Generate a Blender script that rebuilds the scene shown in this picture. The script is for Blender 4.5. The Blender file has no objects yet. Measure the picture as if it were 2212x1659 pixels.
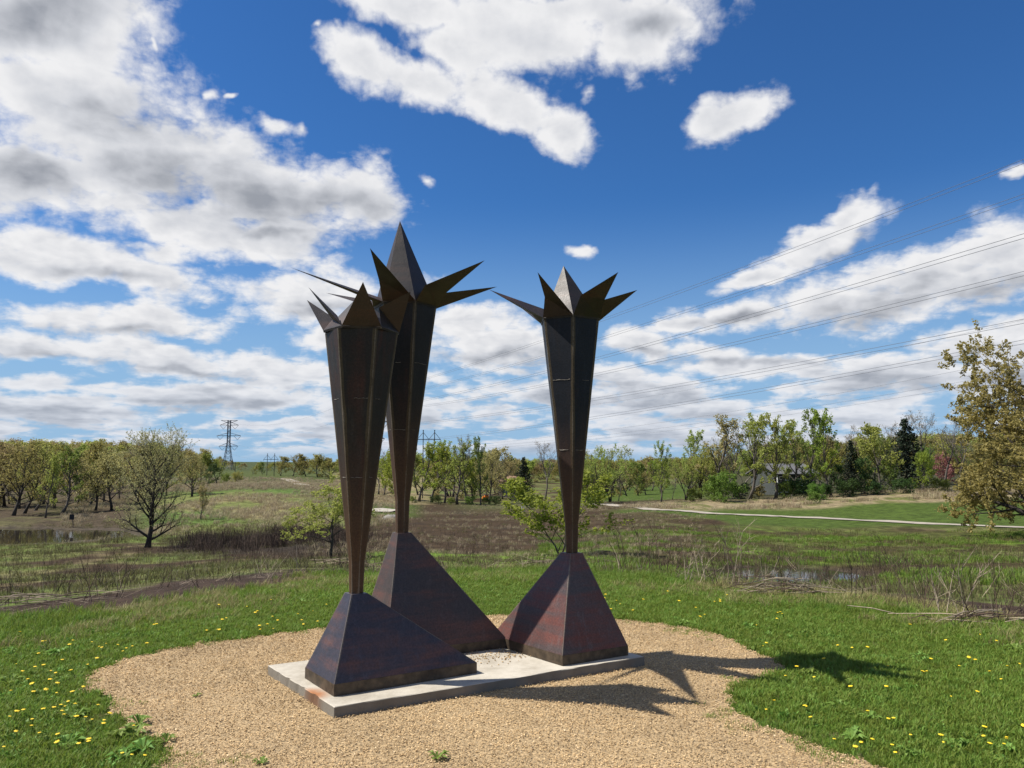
import bpy, math, random
import numpy as np
from mathutils import Vector, Matrix

SC = bpy.context.scene
COL = SC.collection
R_ = math.radians
rng = np.random.default_rng(7)
random.seed(7)

# ------------------------------------------------------------------ camera, sky, sun, exposure
EYE = 1.65
PITCH = R_(6.03)
cam_d = bpy.data.cameras.new('camera')
cam = bpy.data.objects.new('camera', cam_d); COL.objects.link(cam)
cam.location = (0, 0, EYE)
cam.rotation_euler = (R_(90) + PITCH, 0, 0)
cam_d.sensor_fit = 'HORIZONTAL'; cam_d.sensor_width = 36; cam_d.lens = 36 * .7513
cam_d.clip_start = .05; cam_d.clip_end = 9000
SC.camera = cam

SUN_EL, SUN_AZ = 54.0, 2.0          # elevation; degrees beyond the -X axis towards +Y
sx, sy, sz = (-math.cos(R_(SUN_AZ)) * math.cos(R_(SUN_EL)), math.sin(R_(SUN_AZ)) * math.cos(R_(SUN_EL)), math.sin(R_(SUN_EL)))
sun_d = bpy.data.lights.new('sun', 'SUN'); sun_d.energy = 5.0; sun_d.angle = R_(.55); sun_d.color = (1, .95, .86)
sun = bpy.data.objects.new('sun', sun_d); COL.objects.link(sun)
sun.rotation_euler = Vector((sx, sy, sz)).to_track_quat('Z', 'Y').to_euler()

SC.view_settings.view_transform = 'Standard'
SC.view_settings.look = 'None'
SC.view_settings.exposure = 0.6
SC.view_settings.gamma = 1
SC.view_settings.use_curve_mapping = False

# photograph coordinates (2212 wide) used only to measure where things stand
FPX = .7513 * 2212
def ray(x, y):
    cx = (x - 1106) / FPX; cy = -(y - 829.5) / FPX
    return np.array([cx, math.cos(PITCH) - cy * math.sin(PITCH), math.sin(PITCH) + cy * math.cos(PITCH)])
O3 = np.array([0, 0, EYE])
def onz(x, y, z=0.): d = ray(x, y); return O3 + d * (z - EYE) / d[2]
def aty(x, y, Y): d = ray(x, y); return O3 + d * Y / d[1]

def N(nt, typ, ins=None, **kw):
    n = nt.nodes.new(typ)
    for k, v in kw.items(): setattr(n, k, v)
    for k, v in (ins or {}).items():
        if hasattr(v, 'is_output') or isinstance(v, bpy.types.NodeSocket): nt.links.new(v, n.inputs[k])
        else: n.inputs[k].default_value = v
    return n
def M(nt, op, a, b=None, c=None, clamp=False):
    n = nt.nodes.new('ShaderNodeMath'); n.operation = op; n.use_clamp = clamp
    for i, v in enumerate((a, b, c)):
        if v is None: continue
        if isinstance(v, bpy.types.NodeSocket): nt.links.new(v, n.inputs[i])
        else: n.inputs[i].default_value = v
    return n.outputs[0]
def SMOOTH(nt, v, lo, hi, a=0., b=1.):
    n = nt.nodes.new('ShaderNodeMapRange'); n.interpolation_type = 'SMOOTHSTEP'
    nt.links.new(v, n.inputs[0])
    for i, q in enumerate((lo, hi, a, b)): n.inputs[1 + i].default_value = q
    return n.outputs[0]
def MIXC(nt, f, a, b, mode='MIX'):
    n = nt.nodes.new('ShaderNodeMix'); n.data_type = 'RGBA'; n.blend_type = mode
    for s, v in ((0, f), (6, a), (7, b)):
        if isinstance(v, bpy.types.NodeSocket): nt.links.new(v, n.inputs[s])
        else: n.inputs[s].default_value = (v if s == 0 else (*v, 1) if len(v) == 3 else v)
    return n.outputs[2]

def make_world():
    w = bpy.data.worlds.new('World'); SC.world = w; w.use_nodes = True
    nt = w.node_tree; nt.nodes.clear()
    out = nt.nodes.new('ShaderNodeOutputWorld'); bg = nt.nodes.new('ShaderNodeBackground')
    bg.inputs[1].default_value = .06
    nt.links.new(bg.outputs[0], out.inputs[0])
    sky = nt.nodes.new('ShaderNodeTexSky'); sky.sky_type = 'NISHITA'; sky.sun_disc = False
    sky.sun_elevation = R_(SUN_EL); sky.sun_rotation = math.atan2(sx, sy)
    sky.altitude = 300; sky.air_density = 1.0; sky.dust_density = .1; sky.ozone_density = 1.6
    hs = N(nt, 'ShaderNodeHueSaturation', {'Saturation': 1.1, 'Value': SKYV, 'Color': sky.outputs[0]})
    tc = nt.nodes.new('ShaderNodeTexCoord')
    sep = N(nt, 'ShaderNodeSeparateXYZ', {0: tc.outputs['Generated']})
    X, Y, Z = sep.outputs
    az = M(nt, 'ARCTAN2', X, Y); el = M(nt, 'ARCSINE', Z)
    zc = M(nt, 'ADD', M(nt, 'MAXIMUM', Z, 0.), .13)
    pc = N(nt, 'ShaderNodeCombineXYZ', {0: M(nt, 'DIVIDE', X, zc), 1: M(nt, 'DIVIDE', Y, zc)}).outputs[0]
    def noise(vec, scale, detail, rough, off=(0, 0, 0)):
        v = N(nt, 'ShaderNodeVectorMath', {0: vec, 1: off}, operation='ADD').outputs[0] if any(off) else vec
        return N(nt, 'ShaderNodeTexNoise', {'Vector': v, 'Scale': scale, 'Detail': detail, 'Roughness': rough}, noise_dimensions='2D')
    # warp of the cloud outlines
    q0 = N(nt, 'ShaderNodeCombineXYZ', {0: az, 1: el}).outputs[0]
    wn = noise(q0, 9., 4., .55)
    wv = N(nt, 'ShaderNodeVectorMath', {0: wn.outputs['Color'], 1: (.5, .5, .5)}, operation='SUBTRACT').outputs[0]
    q = N(nt, 'ShaderNodeVectorMath', {0: wv, 1: (.075, .05, 0), 2: q0}, operation='MULTIPLY_ADD').outputs[0]
    def ang(x, y):
        d = ray(x, y); d = d / np.linalg.norm(d)
        return np.array([math.atan2(d[0], d[1]), math.asin(d[2])])
    def field(lst, qq):
        # each ellipse is a quadratic form in (az, el): distance^2 = A.(x2, xy, y2) + B.(x, y, 1)
        sp = N(nt, 'ShaderNodeSeparateXYZ', {0: qq}).outputs
        q1 = N(nt, 'ShaderNodeCombineXYZ', {0: M(nt, 'MULTIPLY', sp[0], sp[0]), 1: M(nt, 'MULTIPLY', sp[0], sp[1]), 2: M(nt, 'MULTIPLY', sp[1], sp[1])}).outputs[0]
        q2 = N(nt, 'ShaderNodeCombineXYZ', {0: sp[0], 1: sp[1], 2: 1.}).outputs[0]
        cur = None
        for (x, y, rx, ry, rot) in lst:
            c = ang(x, y); r = R_(rot)
            a = ang(x + rx * math.cos(r), y - rx * math.sin(r)) - c
            b = ang(x + ry * math.sin(r), y + ry * math.cos(r)) - c
            th = math.atan2(a[1], a[0]); ct, st = math.cos(th), math.sin(th); la, lb = np.linalg.norm(a), np.linalg.norm(b)
            u = np.array([ct, st]) / la; v = np.array([-st, ct]) / lb
            Q = np.outer(u, u) + np.outer(v, v); g = -2 * Q @ c
            d1 = N(nt, 'ShaderNodeVectorMath', {0: q1, 1: (Q[0, 0], 2 * Q[0, 1], Q[1, 1])}, operation='DOT_PRODUCT').outputs['Value']
            d2 = N(nt, 'ShaderNodeVectorMath', {0: q2, 1: (g[0], g[1], c @ Q @ c)}, operation='DOT_PRODUCT').outputs['Value']
            L = M(nt, 'SQRT', M(nt, 'MAXIMUM', M(nt, 'ADD', d1, d2), 0.))
            if rx < 62: L = M(nt, 'ADD', M(nt, 'MULTIPLY', L, .8), .50)
            if cur is None: cur = L
            else:
                s = nt.nodes.new('ShaderNodeMath'); s.operation = 'SMOOTH_MIN'
                nt.links.new(cur, s.inputs[0]); nt.links.new(L, s.inputs[1]); s.inputs[2].default_value = .14
                cur = s.outputs[0]
        return cur
    clouds = [  # x, y, half width, half height, tilt
        (60, 30, 260, 110, 0), (210, 70, 170, 130, -8), (150, 230, 270, 110, 0), (320, 330, 300, 110, -14), (560, 400, 280, 100, -10),
        (100, 390, 240, 85, 0), (400, 480, 330, 55, -14), (620, 500, 120, 45, 5), (790, 425, 85, 75, -10),
        (130, 560, 200, 48, -9), (340, 600, 165, 50, -12), (370, 545, 80, 50, 0),
        (240, 692, 275, 36, -2), (90, 750, 240, 34, -5), (400, 780, 240, 34, -9), (590, 805, 140, 36, -6),
        (75, 830, 120, 22, 0), (130, 882, 230, 30, -3), (560, 862, 165, 30, 3), (620, 925, 200, 16, 0),
        (660, 640, 150, 55, 6), (715, 735, 100, 28, 0), (900, 605, 60, 22, 0),
        (1010, 700, 120, 40, 5), (1060, 752, 190, 50, 4), (1390, 745, 110, 42, -6), (1560, 772, 130, 30, -4), (1640, 805, 200, 30, 4),
        (960, 880, 90, 16, 0), (1380, 885, 170, 22, 3), (1240, 850, 200, 26, 2),
        (770, 125, 105, 52, -20), (900, 165, 160, 46, -15), (1090, 215, 170, 56, -28), (1215, 285, 75, 45, -25),
        (1130, 80, 190, 85, -10), (1000, 110, 120, 40, -10), (1390, 78, 150, 86, 8), (1270, 30, 260, 50, 4), (890, 25, 150, 40, 0), (1270, 200, 26, 34, 0),
        (1580, 258, 112, 46, 28), (680, 62, 20, 18, 0), (460, 205, 28, 20, -20), (512, 207, 18, 10, 20), (590, 268, 58, 26, -20), (655, 290, 42, 20, -20),
        (935, 398, 28, 20, -20), (1240, 546, 44, 18, -10), (350, 95, 18, 40, 0), (2190, 370, 30, 16, 25),
        (1760, 520, 150, 45, 24), (1850, 468, 65, 40, 15), (1640, 592, 90, 24, 15),
        (1640, 680, 170, 34, 4), (1800, 640, 210, 62, 14), (2010, 610, 230, 84, 14), (2160, 550, 130, 80, 14), (1480, 702, 100, 18, 10),
        (2110, 750, 190, 42, 14), (1990, 800, 120, 24, 8), (1920, 862, 130, 22, 8), (1760, 900, 230, 18, 3), (2170, 820, 150, 40, 6)]
    darks = [(480, 420, 380, 92, -12), (700, 445, 170, 55, -8), (60, 395, 230, 75, 0), (70, 20, 220, 80, 0), (260, 260, 240, 60, -10), (1400, 60, 100, 34, 0),
             (230, 600, 170, 18, -9), (250, 715, 230, 15, -3), (120, 770, 240, 16, -5), (420, 800, 200, 13, -8), (600, 500, 110, 22, 0),
             (680, 665, 110, 22, 4), (1060, 770, 180, 20, 4), (1900, 660, 320, 52, 12), (2130, 630, 170, 45, 14), (1620, 690, 130, 16, 6),
             (1820, 535, 90, 18, 22), (2100, 775, 170, 18, 12), (1600, 790, 220, 12, 2), (1390, 770, 90, 14, -4), (100, 890, 220, 14, -3)]
    D = field(clouds, q)
    K = field(darks, q)
    zv = M(nt, 'ADD', M(nt, 'MAXIMUM', Z, 0.), .32)
    pv0 = N(nt, 'ShaderNodeCombineXYZ', {0: M(nt, 'DIVIDE', X, zv), 1: M(nt, 'DIVIDE', Y, zv)}).outputs[0]
    n1n = noise(pc, 3.3, 6., .60); n1 = n1n.outputs[0]
    pv = N(nt, 'ShaderNodeVectorMath', {0: n1n.outputs['Color'], 1: (.10, .10, 0), 2: pv0}, operation='MULTIPLY_ADD').outputs[0]
    def puffs(vec, off, det):      # rounded cauliflower heads: distance to scattered points, three sizes
        v = N(nt, 'ShaderNodeVectorMath', {0: vec, 1: off}, operation='ADD').outputs[0] if any(off) else vec
        return N(nt, 'ShaderNodeTexVoronoi', {'Vector': v, 'Scale': 7.5, 'Detail': det, 'Roughness': .55, 'Lacunarity': 2.3}, voronoi_dimensions='2D', normalize=True).outputs['Distance']
    v1 = puffs(pv, (0, 0, 0), 3.)
    v2 = puffs(pv, (-.030, -.022, 0), 2.)
    n1b = noise(pc, 3.3, 3., .5, (-.05, .03, 0)).outputs[0]
    n2 = noise(pc, 1.25, 4., .55, (3.3, 1.7, 0)).outputs[0]
    pu = N(nt, 'ShaderNodeVectorMath', {0: pc, 3: .945}, operation='SCALE').outputs[0]
    n2b = noise(pu, 1.25, 3., .5, (3.3, 1.7, 0)).outputs[0]
    nq = noise(q0, 34., 5., .62).outputs[0]
    # cover away from the measured clouds: rows of cumulus low down, broken cover outside the view
    low = SMOOTH(nt, el, R_(12), R_(6.5))
    side = M(nt, 'MAXIMUM', SMOOTH(nt, M(nt, 'ABSOLUTE', az), R_(38), R_(46)), SMOOTH(nt, el, R_(37), R_(43)))
    gate = M(nt, 'MAXIMUM', low, side)
    thr = M(nt, 'ADD', SMOOTH(nt, el, R_(1), R_(14), .43, .52), M(nt, 'MULTIPLY', side, .05))
    gen = M(nt, 'MULTIPLY', M(nt, 'SUBTRACT', n2, thr), 5.)
    genu = M(nt, 'MULTIPLY', M(nt, 'SUBTRACT', n2b, thr), 5.)
    shut = M(nt, 'MULTIPLY', M(nt, 'SUBTRACT', gate, 1.), 3.)
    gen = M(nt, 'ADD', gen, shut)
    eD = M(nt, 'MULTIPLY', M(nt, 'SUBTRACT', 1.0, D), 1.35)
    base = M(nt, 'MAXIMUM', eD, gen)
    puff = M(nt, 'MULTIPLY', M(nt, 'SUBTRACT', .36, v1), 1.9)
    edge = M(nt, 'ADD', M(nt, 'MULTIPLY', M(nt, 'SUBTRACT', n1, .5), 1.2), M(nt, 'MULTIPLY', M(nt, 'SUBTRACT', nq, .5), .8))
    f = M(nt, 'ADD', M(nt, 'MINIMUM', base, 1.15), M(nt, 'ADD', edge, puff))
    alpha = M(nt, 'MULTIPLY', SMOOTH(nt, f, -.26, .70), SMOOTH(nt, el, R_(.2), R_(1.6)))
    # shade: thick cores are grey underneath, rims and tops are bright
    mott = M(nt, 'SUBTRACT', n1b, .5)
    core = M(nt, 'MAXIMUM', M(nt, 'SUBTRACT', 1.12, K), M(nt, 'ADD', genu, M(nt, 'ADD', shut, -.15)))
    core = M(nt, 'ADD', core, M(nt, 'MULTIPLY', mott, .85))
    grey = SMOOTH(nt, core, -.25, 1.15)
    rel = M(nt, 'ADD', M(nt, 'MULTIPLY', M(nt, 'SUBTRACT', n1, n1b), .5), M(nt, 'MULTIPLY', M(nt, 'SUBTRACT', v2, v1), 1.0))
    soft = SMOOTH(nt, f, .30, 1.9, 0., .36)
    g = M(nt, 'SUBTRACT', M(nt, 'ADD', M(nt, 'MULTIPLY', grey, .70), soft), rel, clamp=True)
    cc = nt.nodes.new('ShaderNodeValToRGB')
    e = cc.color_ramp.elements
    e[0].position = 0; e[0].color = (1.0, 1.0, 1.015, 1)
    e[1].position = 1; e[1].color = (.37, .395, .45, 1)
    x = e.new(.45); x.color = (.74, .76, .81, 1)
    nt.links.new(g, cc.inputs[0])
    ccs = N(nt, 'ShaderNodeVectorMath', {0: cc.outputs[0], 3: CLOUDV}, operation='SCALE').outputs[0]
    # distant clouds melt into the bright horizon air
    ccs = MIXC(nt, SMOOTH(nt, el, R_(10), R_(0), 0., .45), ccs, (6.0, 6.9, 8.4))
    blue = N(nt, 'ShaderNodeVectorMath', {0: hs.outputs[0], 1: (.50, .95, 1.42)}, operation='MULTIPLY').outputs[0]
    blue = MIXC(nt, SMOOTH(nt, el, R_(20), R_(1), 0., .94), blue, (3.5, 5.6, 8.1))
    col = MIXC(nt, alpha, blue, ccs)
    nt.links.new(col, bg.inputs[0])
SKYV, CLOUDV = .87, 9.6
make_world()

# ------------------------------------------------------------------ helpers
def tag(o, label=None, cat=None, group=None, kind=None):
    for k, v in (('label', label), ('category', cat), ('group', group), ('kind', kind)):
        if v: o[k] = v
    return o
def mesh(name, verts, faces, mats=(), mi=None, smooth=False):
    me = bpy.data.meshes.new(name)
    me.from_pydata([tuple(map(float, v)) for v in verts], [], [tuple(map(int, f)) for f in faces])
    for m in mats: me.materials.append(m)
    if mi is not None: me.polygons.foreach_set('material_index', np.asarray(mi, dtype=np.int32))
    if smooth: me.polygons.foreach_set('use_smooth', np.ones(len(me.polygons), dtype=bool))
    me.update()
    return me
def obj(name, me, parent=None, loc=None):
    o = bpy.data.objects.new(name, me); COL.objects.link(o)
    if parent: o.parent = parent
    if loc is not None: o.location = loc
    return o
def empty(name, loc, rz=0):
    o = bpy.data.objects.new(name, None); COL.objects.link(o)
    o.location = loc; o.rotation_euler = (0, 0, rz); o.empty_display_size = .2
    return o
class MB:
    def __init__(s): s.v = []; s.f = []; s.m = []
    def add(s, vs, fs, m=0):
        b = len(s.v); s.v += [tuple(v) for v in vs]; s.f += [tuple(b + i for i in f) for f in fs]; s.m += [m] * len(fs)
    def box(s, c, d, rz=0, m=0):
        x, y, z = [q / 2 for q in d]; ca, sa = math.cos(rz), math.sin(rz)
        vs = []
        for k in (-z, z):
            for (i, j) in ((-x, -y), (x, -y), (x, y), (-x, y)):
                vs.append((c[0] + i * ca - j * sa, c[1] + i * sa + j * ca, c[2] + k))
        s.add(vs, [(3, 2, 1, 0), (4, 5, 6, 7), (0, 1, 5, 4), (1, 2, 6, 5), (2, 3, 7, 6), (3, 0, 4, 7)], m)
    def bar(s, a, b, r0, r1=None, n=4, m=0):
        s.tube([a, b], [r0, r0 if r1 is None else r1], n, m)
    def tube(s, pts, rad, n=5, m=0):
        pts = [Vector(p) for p in pts]; b = len(s.v); k = len(pts)
        d0 = (pts[1] - pts[0]).normalized()
        up = Vector((0, 0, 1)) if abs(d0.z) < .9 else Vector((1, 0, 0))
        u = d0.cross(up).normalized()
        for i, p in enumerate(pts):
            d = (pts[min(i + 1, k - 1)] - pts[max(i - 1, 0)])
            if d.length < 1e-9: d = d0
            d.normalize()
            u = (u - d * u.dot(d)); u = u.normalized() if u.length > 1e-6 else d.orthogonal().normalized()
            w = d.cross(u)
            for j in range(n):
                t = 2 * math.pi * j / n
                s.v.append(tuple(p + (u * math.cos(t) + w * math.sin(t)) * rad[i]))
        for i in range(k - 1):
            for j in range(n):
                a0 = b + i * n + j; a1 = b + i * n + (j + 1) % n
                s.f.append((a0, a1, a1 + n, a0 + n)); s.m.append(m)
        s.f.append(tuple(b + j for j in range(n - 1, -1, -1))); s.m.append(m)
        s.f.append(tuple(b + (k - 1) * n + j for j in range(n))); s.m.append(m)
    def me(s, name, mats, smooth=False): return mesh(name, s.v, s.f, mats, s.m, smooth)
    def build(s, name, mats, parent=None, loc=None, smooth=False):
        return obj(name, s.me(name, mats if isinstance(mats, (list, tuple)) else [mats], smooth), parent, loc)

# numpy value noise
def vnoise(x, y, seed=0):
    xi = np.floor(x).astype(np.int64); yi = np.floor(y).astype(np.int64)
    xf = x - xi; yf = y - yi
    def h(a, b):
        n = (a * 374761393 + b * 668265263 + seed * 974711) & 0xffffffff
        n = ((n ^ (n >> 13)) * 1274126177) & 0xffffffff
        n = n ^ (n >> 16)
        return (n & 0xffff) / 65535.
    u = xf * xf * (3 - 2 * xf); v = yf * yf * (3 - 2 * yf)
    a = h(xi, yi); b = h(xi + 1, yi); c = h(xi, yi + 1); d = h(xi + 1, yi + 1)
    return a + (b - a) * u + (c - a) * v + (a - b - c + d) * u * v
def fbm(x, y, o=4, seed=0):
    s = 0; amp = .5; t = 0
    for i in range(o):
        s = s + amp * vnoise(x * 2 ** i + 17.3 * i, y * 2 ** i - 9.1 * i, seed + i); t += amp; amp *= .55
    return s / t
def sstep(a, b, x):
    t = np.clip((x - a) / (b - a), 0, 1); return t * t * (3 - 2 * t)

# ------------------------------------------------------------------ terrain heights
# per azimuth (degrees right of the view axis): forward distance and height
PROF = {
    -34: [(0, 0), (7.4, 0), (9, -.06), (12, -.5), (22, -1.62), (38, -2.8), (46, -3.25), (64, -3.25), (76, -3.25), (95, -3.15), (130, -2.6), (200, -1.5), (400, 0)],
    -27: [(0, 0), (8.4, 0), (10, -.06), (14, -.5), (24, -1.65), (38, -2.6), (47, -3.15), (60, -3.3), (68, -3.1), (85, -2.9), (120, -2.3), (180, -1.2), (400, 0)],
    -20: [(0, 0), (9.6, 0), (11.5, -.06), (17, -.62), (28, -1.7), (40, -2.6), (52, -3.05), (62, -3.0), (75, -2.2), (100, -.8), (118, -1.1), (140, -1.5), (170, -1.3), (210, -.9), (400, -.3)],
    -15: [(0, 0), (10.2, 0), (12.2, -.06), (18, -.7), (30, -1.85), (45, -2.75), (58, -2.95), (75, -2.5), (100, -1.15), (118, -1.3), (140, -1.6), (170, -1.4), (210, -1.0), (400, -.3)],
    -9: [(0, 0), (11, 0), (13, -.08), (18, -.75), (35, -2.05), (60, -2.85), (80, -3.05), (105, -3.15), (130, -3.1), (180, -2.6), (400, -1)],
    0: [(0, 0), (11.5, 0), (13.5, -.08), (20, -1.05), (28, -1.7), (35, -2.25), (50, -2.7), (75, -3.05), (92, -3.1), (120, -4.2), (200, -4), (400, -2)],
    9: [(0, 0), (11, 0), (13, -.08), (18, -.8), (26, -1.6), (42, -2.05), (62, -2.3), (80, -2.45), (95, -2.6), (120, -3.0), (150, -3.5), (250, -3.2), (400, -2)],
    19: [(0, 0), (9.4, 0), (11.2, -.06), (16, -.95), (22, -1.8), (29, -1.9), (31, -1.95), (45, -2.25), (58, -2.35), (72, -2.25), (85, -1.9), (110, -1.5), (200, -1), (400, 0)],
    27: [(0, 0), (8.2, 0), (9.8, -.06), (13, -.5), (20, -1.3), (30, -1.95), (42, -2.27), (52, -2.32), (66, -1.95), (78, -1.3), (90, -.95), (130, -.6), (400, 0)],
    34: [(0, 0), (7.2, 0), (8.6, -.06), (12, -.5), (19, -1.2), (30, -1.9), (42, -2.27), (50, -2.3), (66, -1.7), (78, -.9), (90, -.75), (130, -.4), (400, 0)],
}
_AZ = np.arange(-180, 181, 1.0)
_LR = np.linspace(math.log(2), math.log(2600), 340)
def _tab():
    keys = sorted(PROF); rr = np.exp(_LR)
    cols = []
    for k in keys:
        p = np.array(PROF[k]); cols.append(np.interp(rr * math.cos(R_(k)), p[:, 0], p[:, 1]))
    cols = np.array(cols)
    back = np.interp(rr, [0, 40, 90, 400], [0, 0, -1.5, -1.5])
    ks = [-180, -90, -60] + keys + [60, 90, 180]
    cols = np.vstack([back, back, .5 * back + .5 * cols[0], cols, .5 * back + .5 * cols[-1], back, back])
    T = np.array([np.interp(_AZ, ks, cols[:, j]) for j in range(len(rr))]).T
    ker = np.exp(-.5 * (np.arange(-6, 7) / 2.2) ** 2); ker /= ker.sum()
    T = np.apply_along_axis(lambda a: np.convolve(np.pad(a, 6, mode='wrap'), ker, 'valid'), 0, T)
    k2 = np.exp(-.5 * (np.arange(-4, 5) / 1.5) ** 2); k2 /= k2.sum()
    T = np.apply_along_axis(lambda a: np.convolve(np.pad(a, 4, mode='edge'), k2, 'valid'), 1, T)
    return T
_T = _tab()
POND = (-43.5, 54.5, 15.5, 8.0, -3.42)
PUDDLE = (8.4, 25.2, 3.3, 2.5, -1.93)
def ell(x, y, e, sd):
    nz = fbm(x * .45 / max(1, e[2] / 6), y * .45 / max(1, e[3] / 4), 3, sd) - .5
    return np.hypot((x - e[0]) / e[2], (y - e[1]) / e[3]) + nz * .55
def hz(x, y):
    x = np.asarray(x, float); y = np.asarray(y, float)
    r = np.hypot(x, y); a = np.degrees(np.arctan2(x, y))
    j = np.clip((np.log(np.maximum(r, 2.001)) - _LR[0]) / (_LR[1] - _LR[0]), 0, len(_LR) - 1.001)
    i = np.clip(a + 180, 0, 359.999)
    i0 = i.astype(int); j0 = j.astype(int); fi = i - i0; fj = j - j0
    z = (_T[i0, j0] * (1 - fi) * (1 - fj) + _T[i0 + 1, j0] * fi * (1 - fj) + _T[i0, j0 + 1] * (1 - fi) * fj + _T[i0 + 1, j0 + 1] * fi * fj)
    rough = sstep(10, 22, r)
    z = z + rough * (fbm(x * .35, y * .35, 3, 5) - .5) * .22 + rough * sstep(20, 60, r) * (fbm(x * .08, y * .08, 2, 8) - .5) * .35
    z = z + sstep(300, 900, r) * (fbm(x * .004, y * .004, 2, 3)) * 9
    for e, sd in ((POND, 31), (PUDDLE, 44)):
        d = ell(x, y, e, sd)
        w = sstep(1.45, 1.02, d); z = z * (1 - w) + (e[4] + .05) * w
        z = np.where(d < 1.02, e[4] + .05 - .35 * sstep(1.02, .8, d), z)
    return z
def hz1(x, y): return float(hz(np.array([x]), np.array([y]))[0])
def hit(px, py, near=9.):
    """where a sight line meets the terrain"""
    d = ray(px, py); Y = np.exp(np.linspace(math.log(near), math.log(600), 4000)); x = d[0] / d[1] * Y; z = EYE + d[2] / d[1] * Y
    g = hz(x, Y); k = np.argmax(g >= z)
    if g[k] < z[k]: k = len(Y) - 1
    return np.array([x[k], Y[k], g[k]])

LAWN_AZ = [-180, -60, -34, -27, -20, -13, -6, 0, 6, 12, 17, 22, 28, 34, 60, 180]
LAWN_Y = [30, 9, 8.9, 9.2, 9.9, 10.9, 11.4, 11.7, 11.5, 10.9, 10.3, 9.9, 9.3, 8.9, 9, 30]     # as radius
def lawn_r(x, y):
    a = np.degrees(np.arctan2(x, y))
    return np.interp(a, LAWN_AZ, LAWN_Y) * (1 + .09 * (fbm(x * .7, y * .7, 3, 12) - .5) * 2)

gravel_poly_px = [(350, 1700), (350, 1659), (330, 1600), (262, 1580), (225, 1540), (198, 1490), (200, 1460), (225, 1440), (310, 1418), (500, 1384), (690, 1361),
                  (870, 1341), (1060, 1331), (1200, 1333), (1340, 1340), (1500, 1360), (1600, 1385), (1670, 1430), (1690, 1455), (1650, 1488), (1592, 1520),
                  (1596, 1545), (1640, 1562), (1700, 1590), (1850, 1640), (1910, 1662), (1990, 1700)]
GP = np.array([onz(*p)[:2] for p in gravel_poly_px])
GP = np.vstack([GP, [(2.4, 3.2), (2.6, 1.5), (2.3, -6), (-2.0, -6), (-1.9, 1.5), (-1.75, 3.2)]])
def in_poly(x, y, P):
    c = np.zeros(np.shape(x), bool); n = len(P)
    for i in range(n):
        x0, y0 = P[i]; x1, y1 = P[(i + 1) % n]
        if y0 == y1: continue
        c ^= ((y0 > y) != (y1 > y)) & (x < (x1 - x0) * (y - y0) / (y1 - y0) + x0)
    return c
def in_gravel(x, y, amp=.2):
    dx = (fbm(x * 2.2, y * 2.2, 3, 71) - .5) * 2 * amp + (fbm(x * 9, y * 9, 2, 73) - .5) * .16; dy = (fbm(x * 2.2, y * 2.2, 3, 72) - .5) * 2 * amp + (fbm(x * 9, y * 9, 2, 74) - .5) * .16
    return in_poly(x + dx, y + dy, GP)

# ------------------------------------------------------------------ materials
def new_mat(name):
    m = bpy.data.materials.new(name); m.use_nodes = True; nt = m.node_tree
    b = nt.nodes['Principled BSDF']
    return m, nt, b
def simple_mat(name, col, rough=.8, var=.25, scale=8., metallic=0., bump=0., rnd=0.):
    m, nt, b = new_mat(name)
    tc = nt.nodes.new('ShaderNodeTexCoord')
    n = N(nt, 'ShaderNodeTexNoise', {'Vector': tc.outputs['Object'], 'Scale': scale, 'Detail': 6., 'Roughness': .6})
    f = SMOOTH(nt, n.outputs[0], .3, .7, 1 - var, 1 + var)
    if rnd:
        oi = nt.nodes.new('ShaderNodeObjectInfo')
        f = M(nt, 'MULTIPLY', f, M(nt, 'MULTIPLY_ADD', oi.outputs['Random'], 2 * rnd, 1 - rnd))
    c = N(nt, 'ShaderNodeVectorMath', {0: (*col,), 3: f}, operation='SCALE').outputs[0]
    nt.links.new(c, b.inputs['Base Color'])
    b.inputs['Roughness'].default_value = rough; b.inputs['Metallic'].default_value = metallic
    if bump:
        bp = N(nt, 'ShaderNodeBump', {'Strength': bump, 'Distance': .02, 'Height': n.outputs[0]})
        nt.links.new(bp.outputs[0], b.inputs['Normal'])
    return m
def leaf_mat(name, ca, cb, trans=.35, rough=.6):
    """per-leaf tint between two colours, a little light passing through"""
    m, nt, b = new_mat(name)
    g = nt.nodes.new('ShaderNodeNewGeometry'); oi = nt.nodes.new('ShaderNodeObjectInfo')
    c = MIXC(nt, g.outputs['Random Per Island'], ca, cb)
    hs = N(nt, 'ShaderNodeHueSaturation', {'Hue': M(nt, 'MULTIPLY_ADD', oi.outputs['Random'], .05, .475),
                                           'Value': M(nt, 'MULTIPLY_ADD', oi.outputs['Random'], .3, .85), 'Color': c})
    nt.links.new(hs.outputs[0], b.inputs['Base Color']); b.inputs['Roughness'].default_value = rough
    b.inputs['Specular IOR Level'].default_value = .25
    t = N(nt, 'ShaderNodeBsdfTranslucent', {'Color': hs.outputs[0]})
    mx = N(nt, 'ShaderNodeMixShader', {0: trans, 1: b.outputs[0], 2: t.outputs[0]})
    nt.links.new(mx.outputs[0], nt.nodes['Material Output'].inputs[0])
    return m

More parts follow.
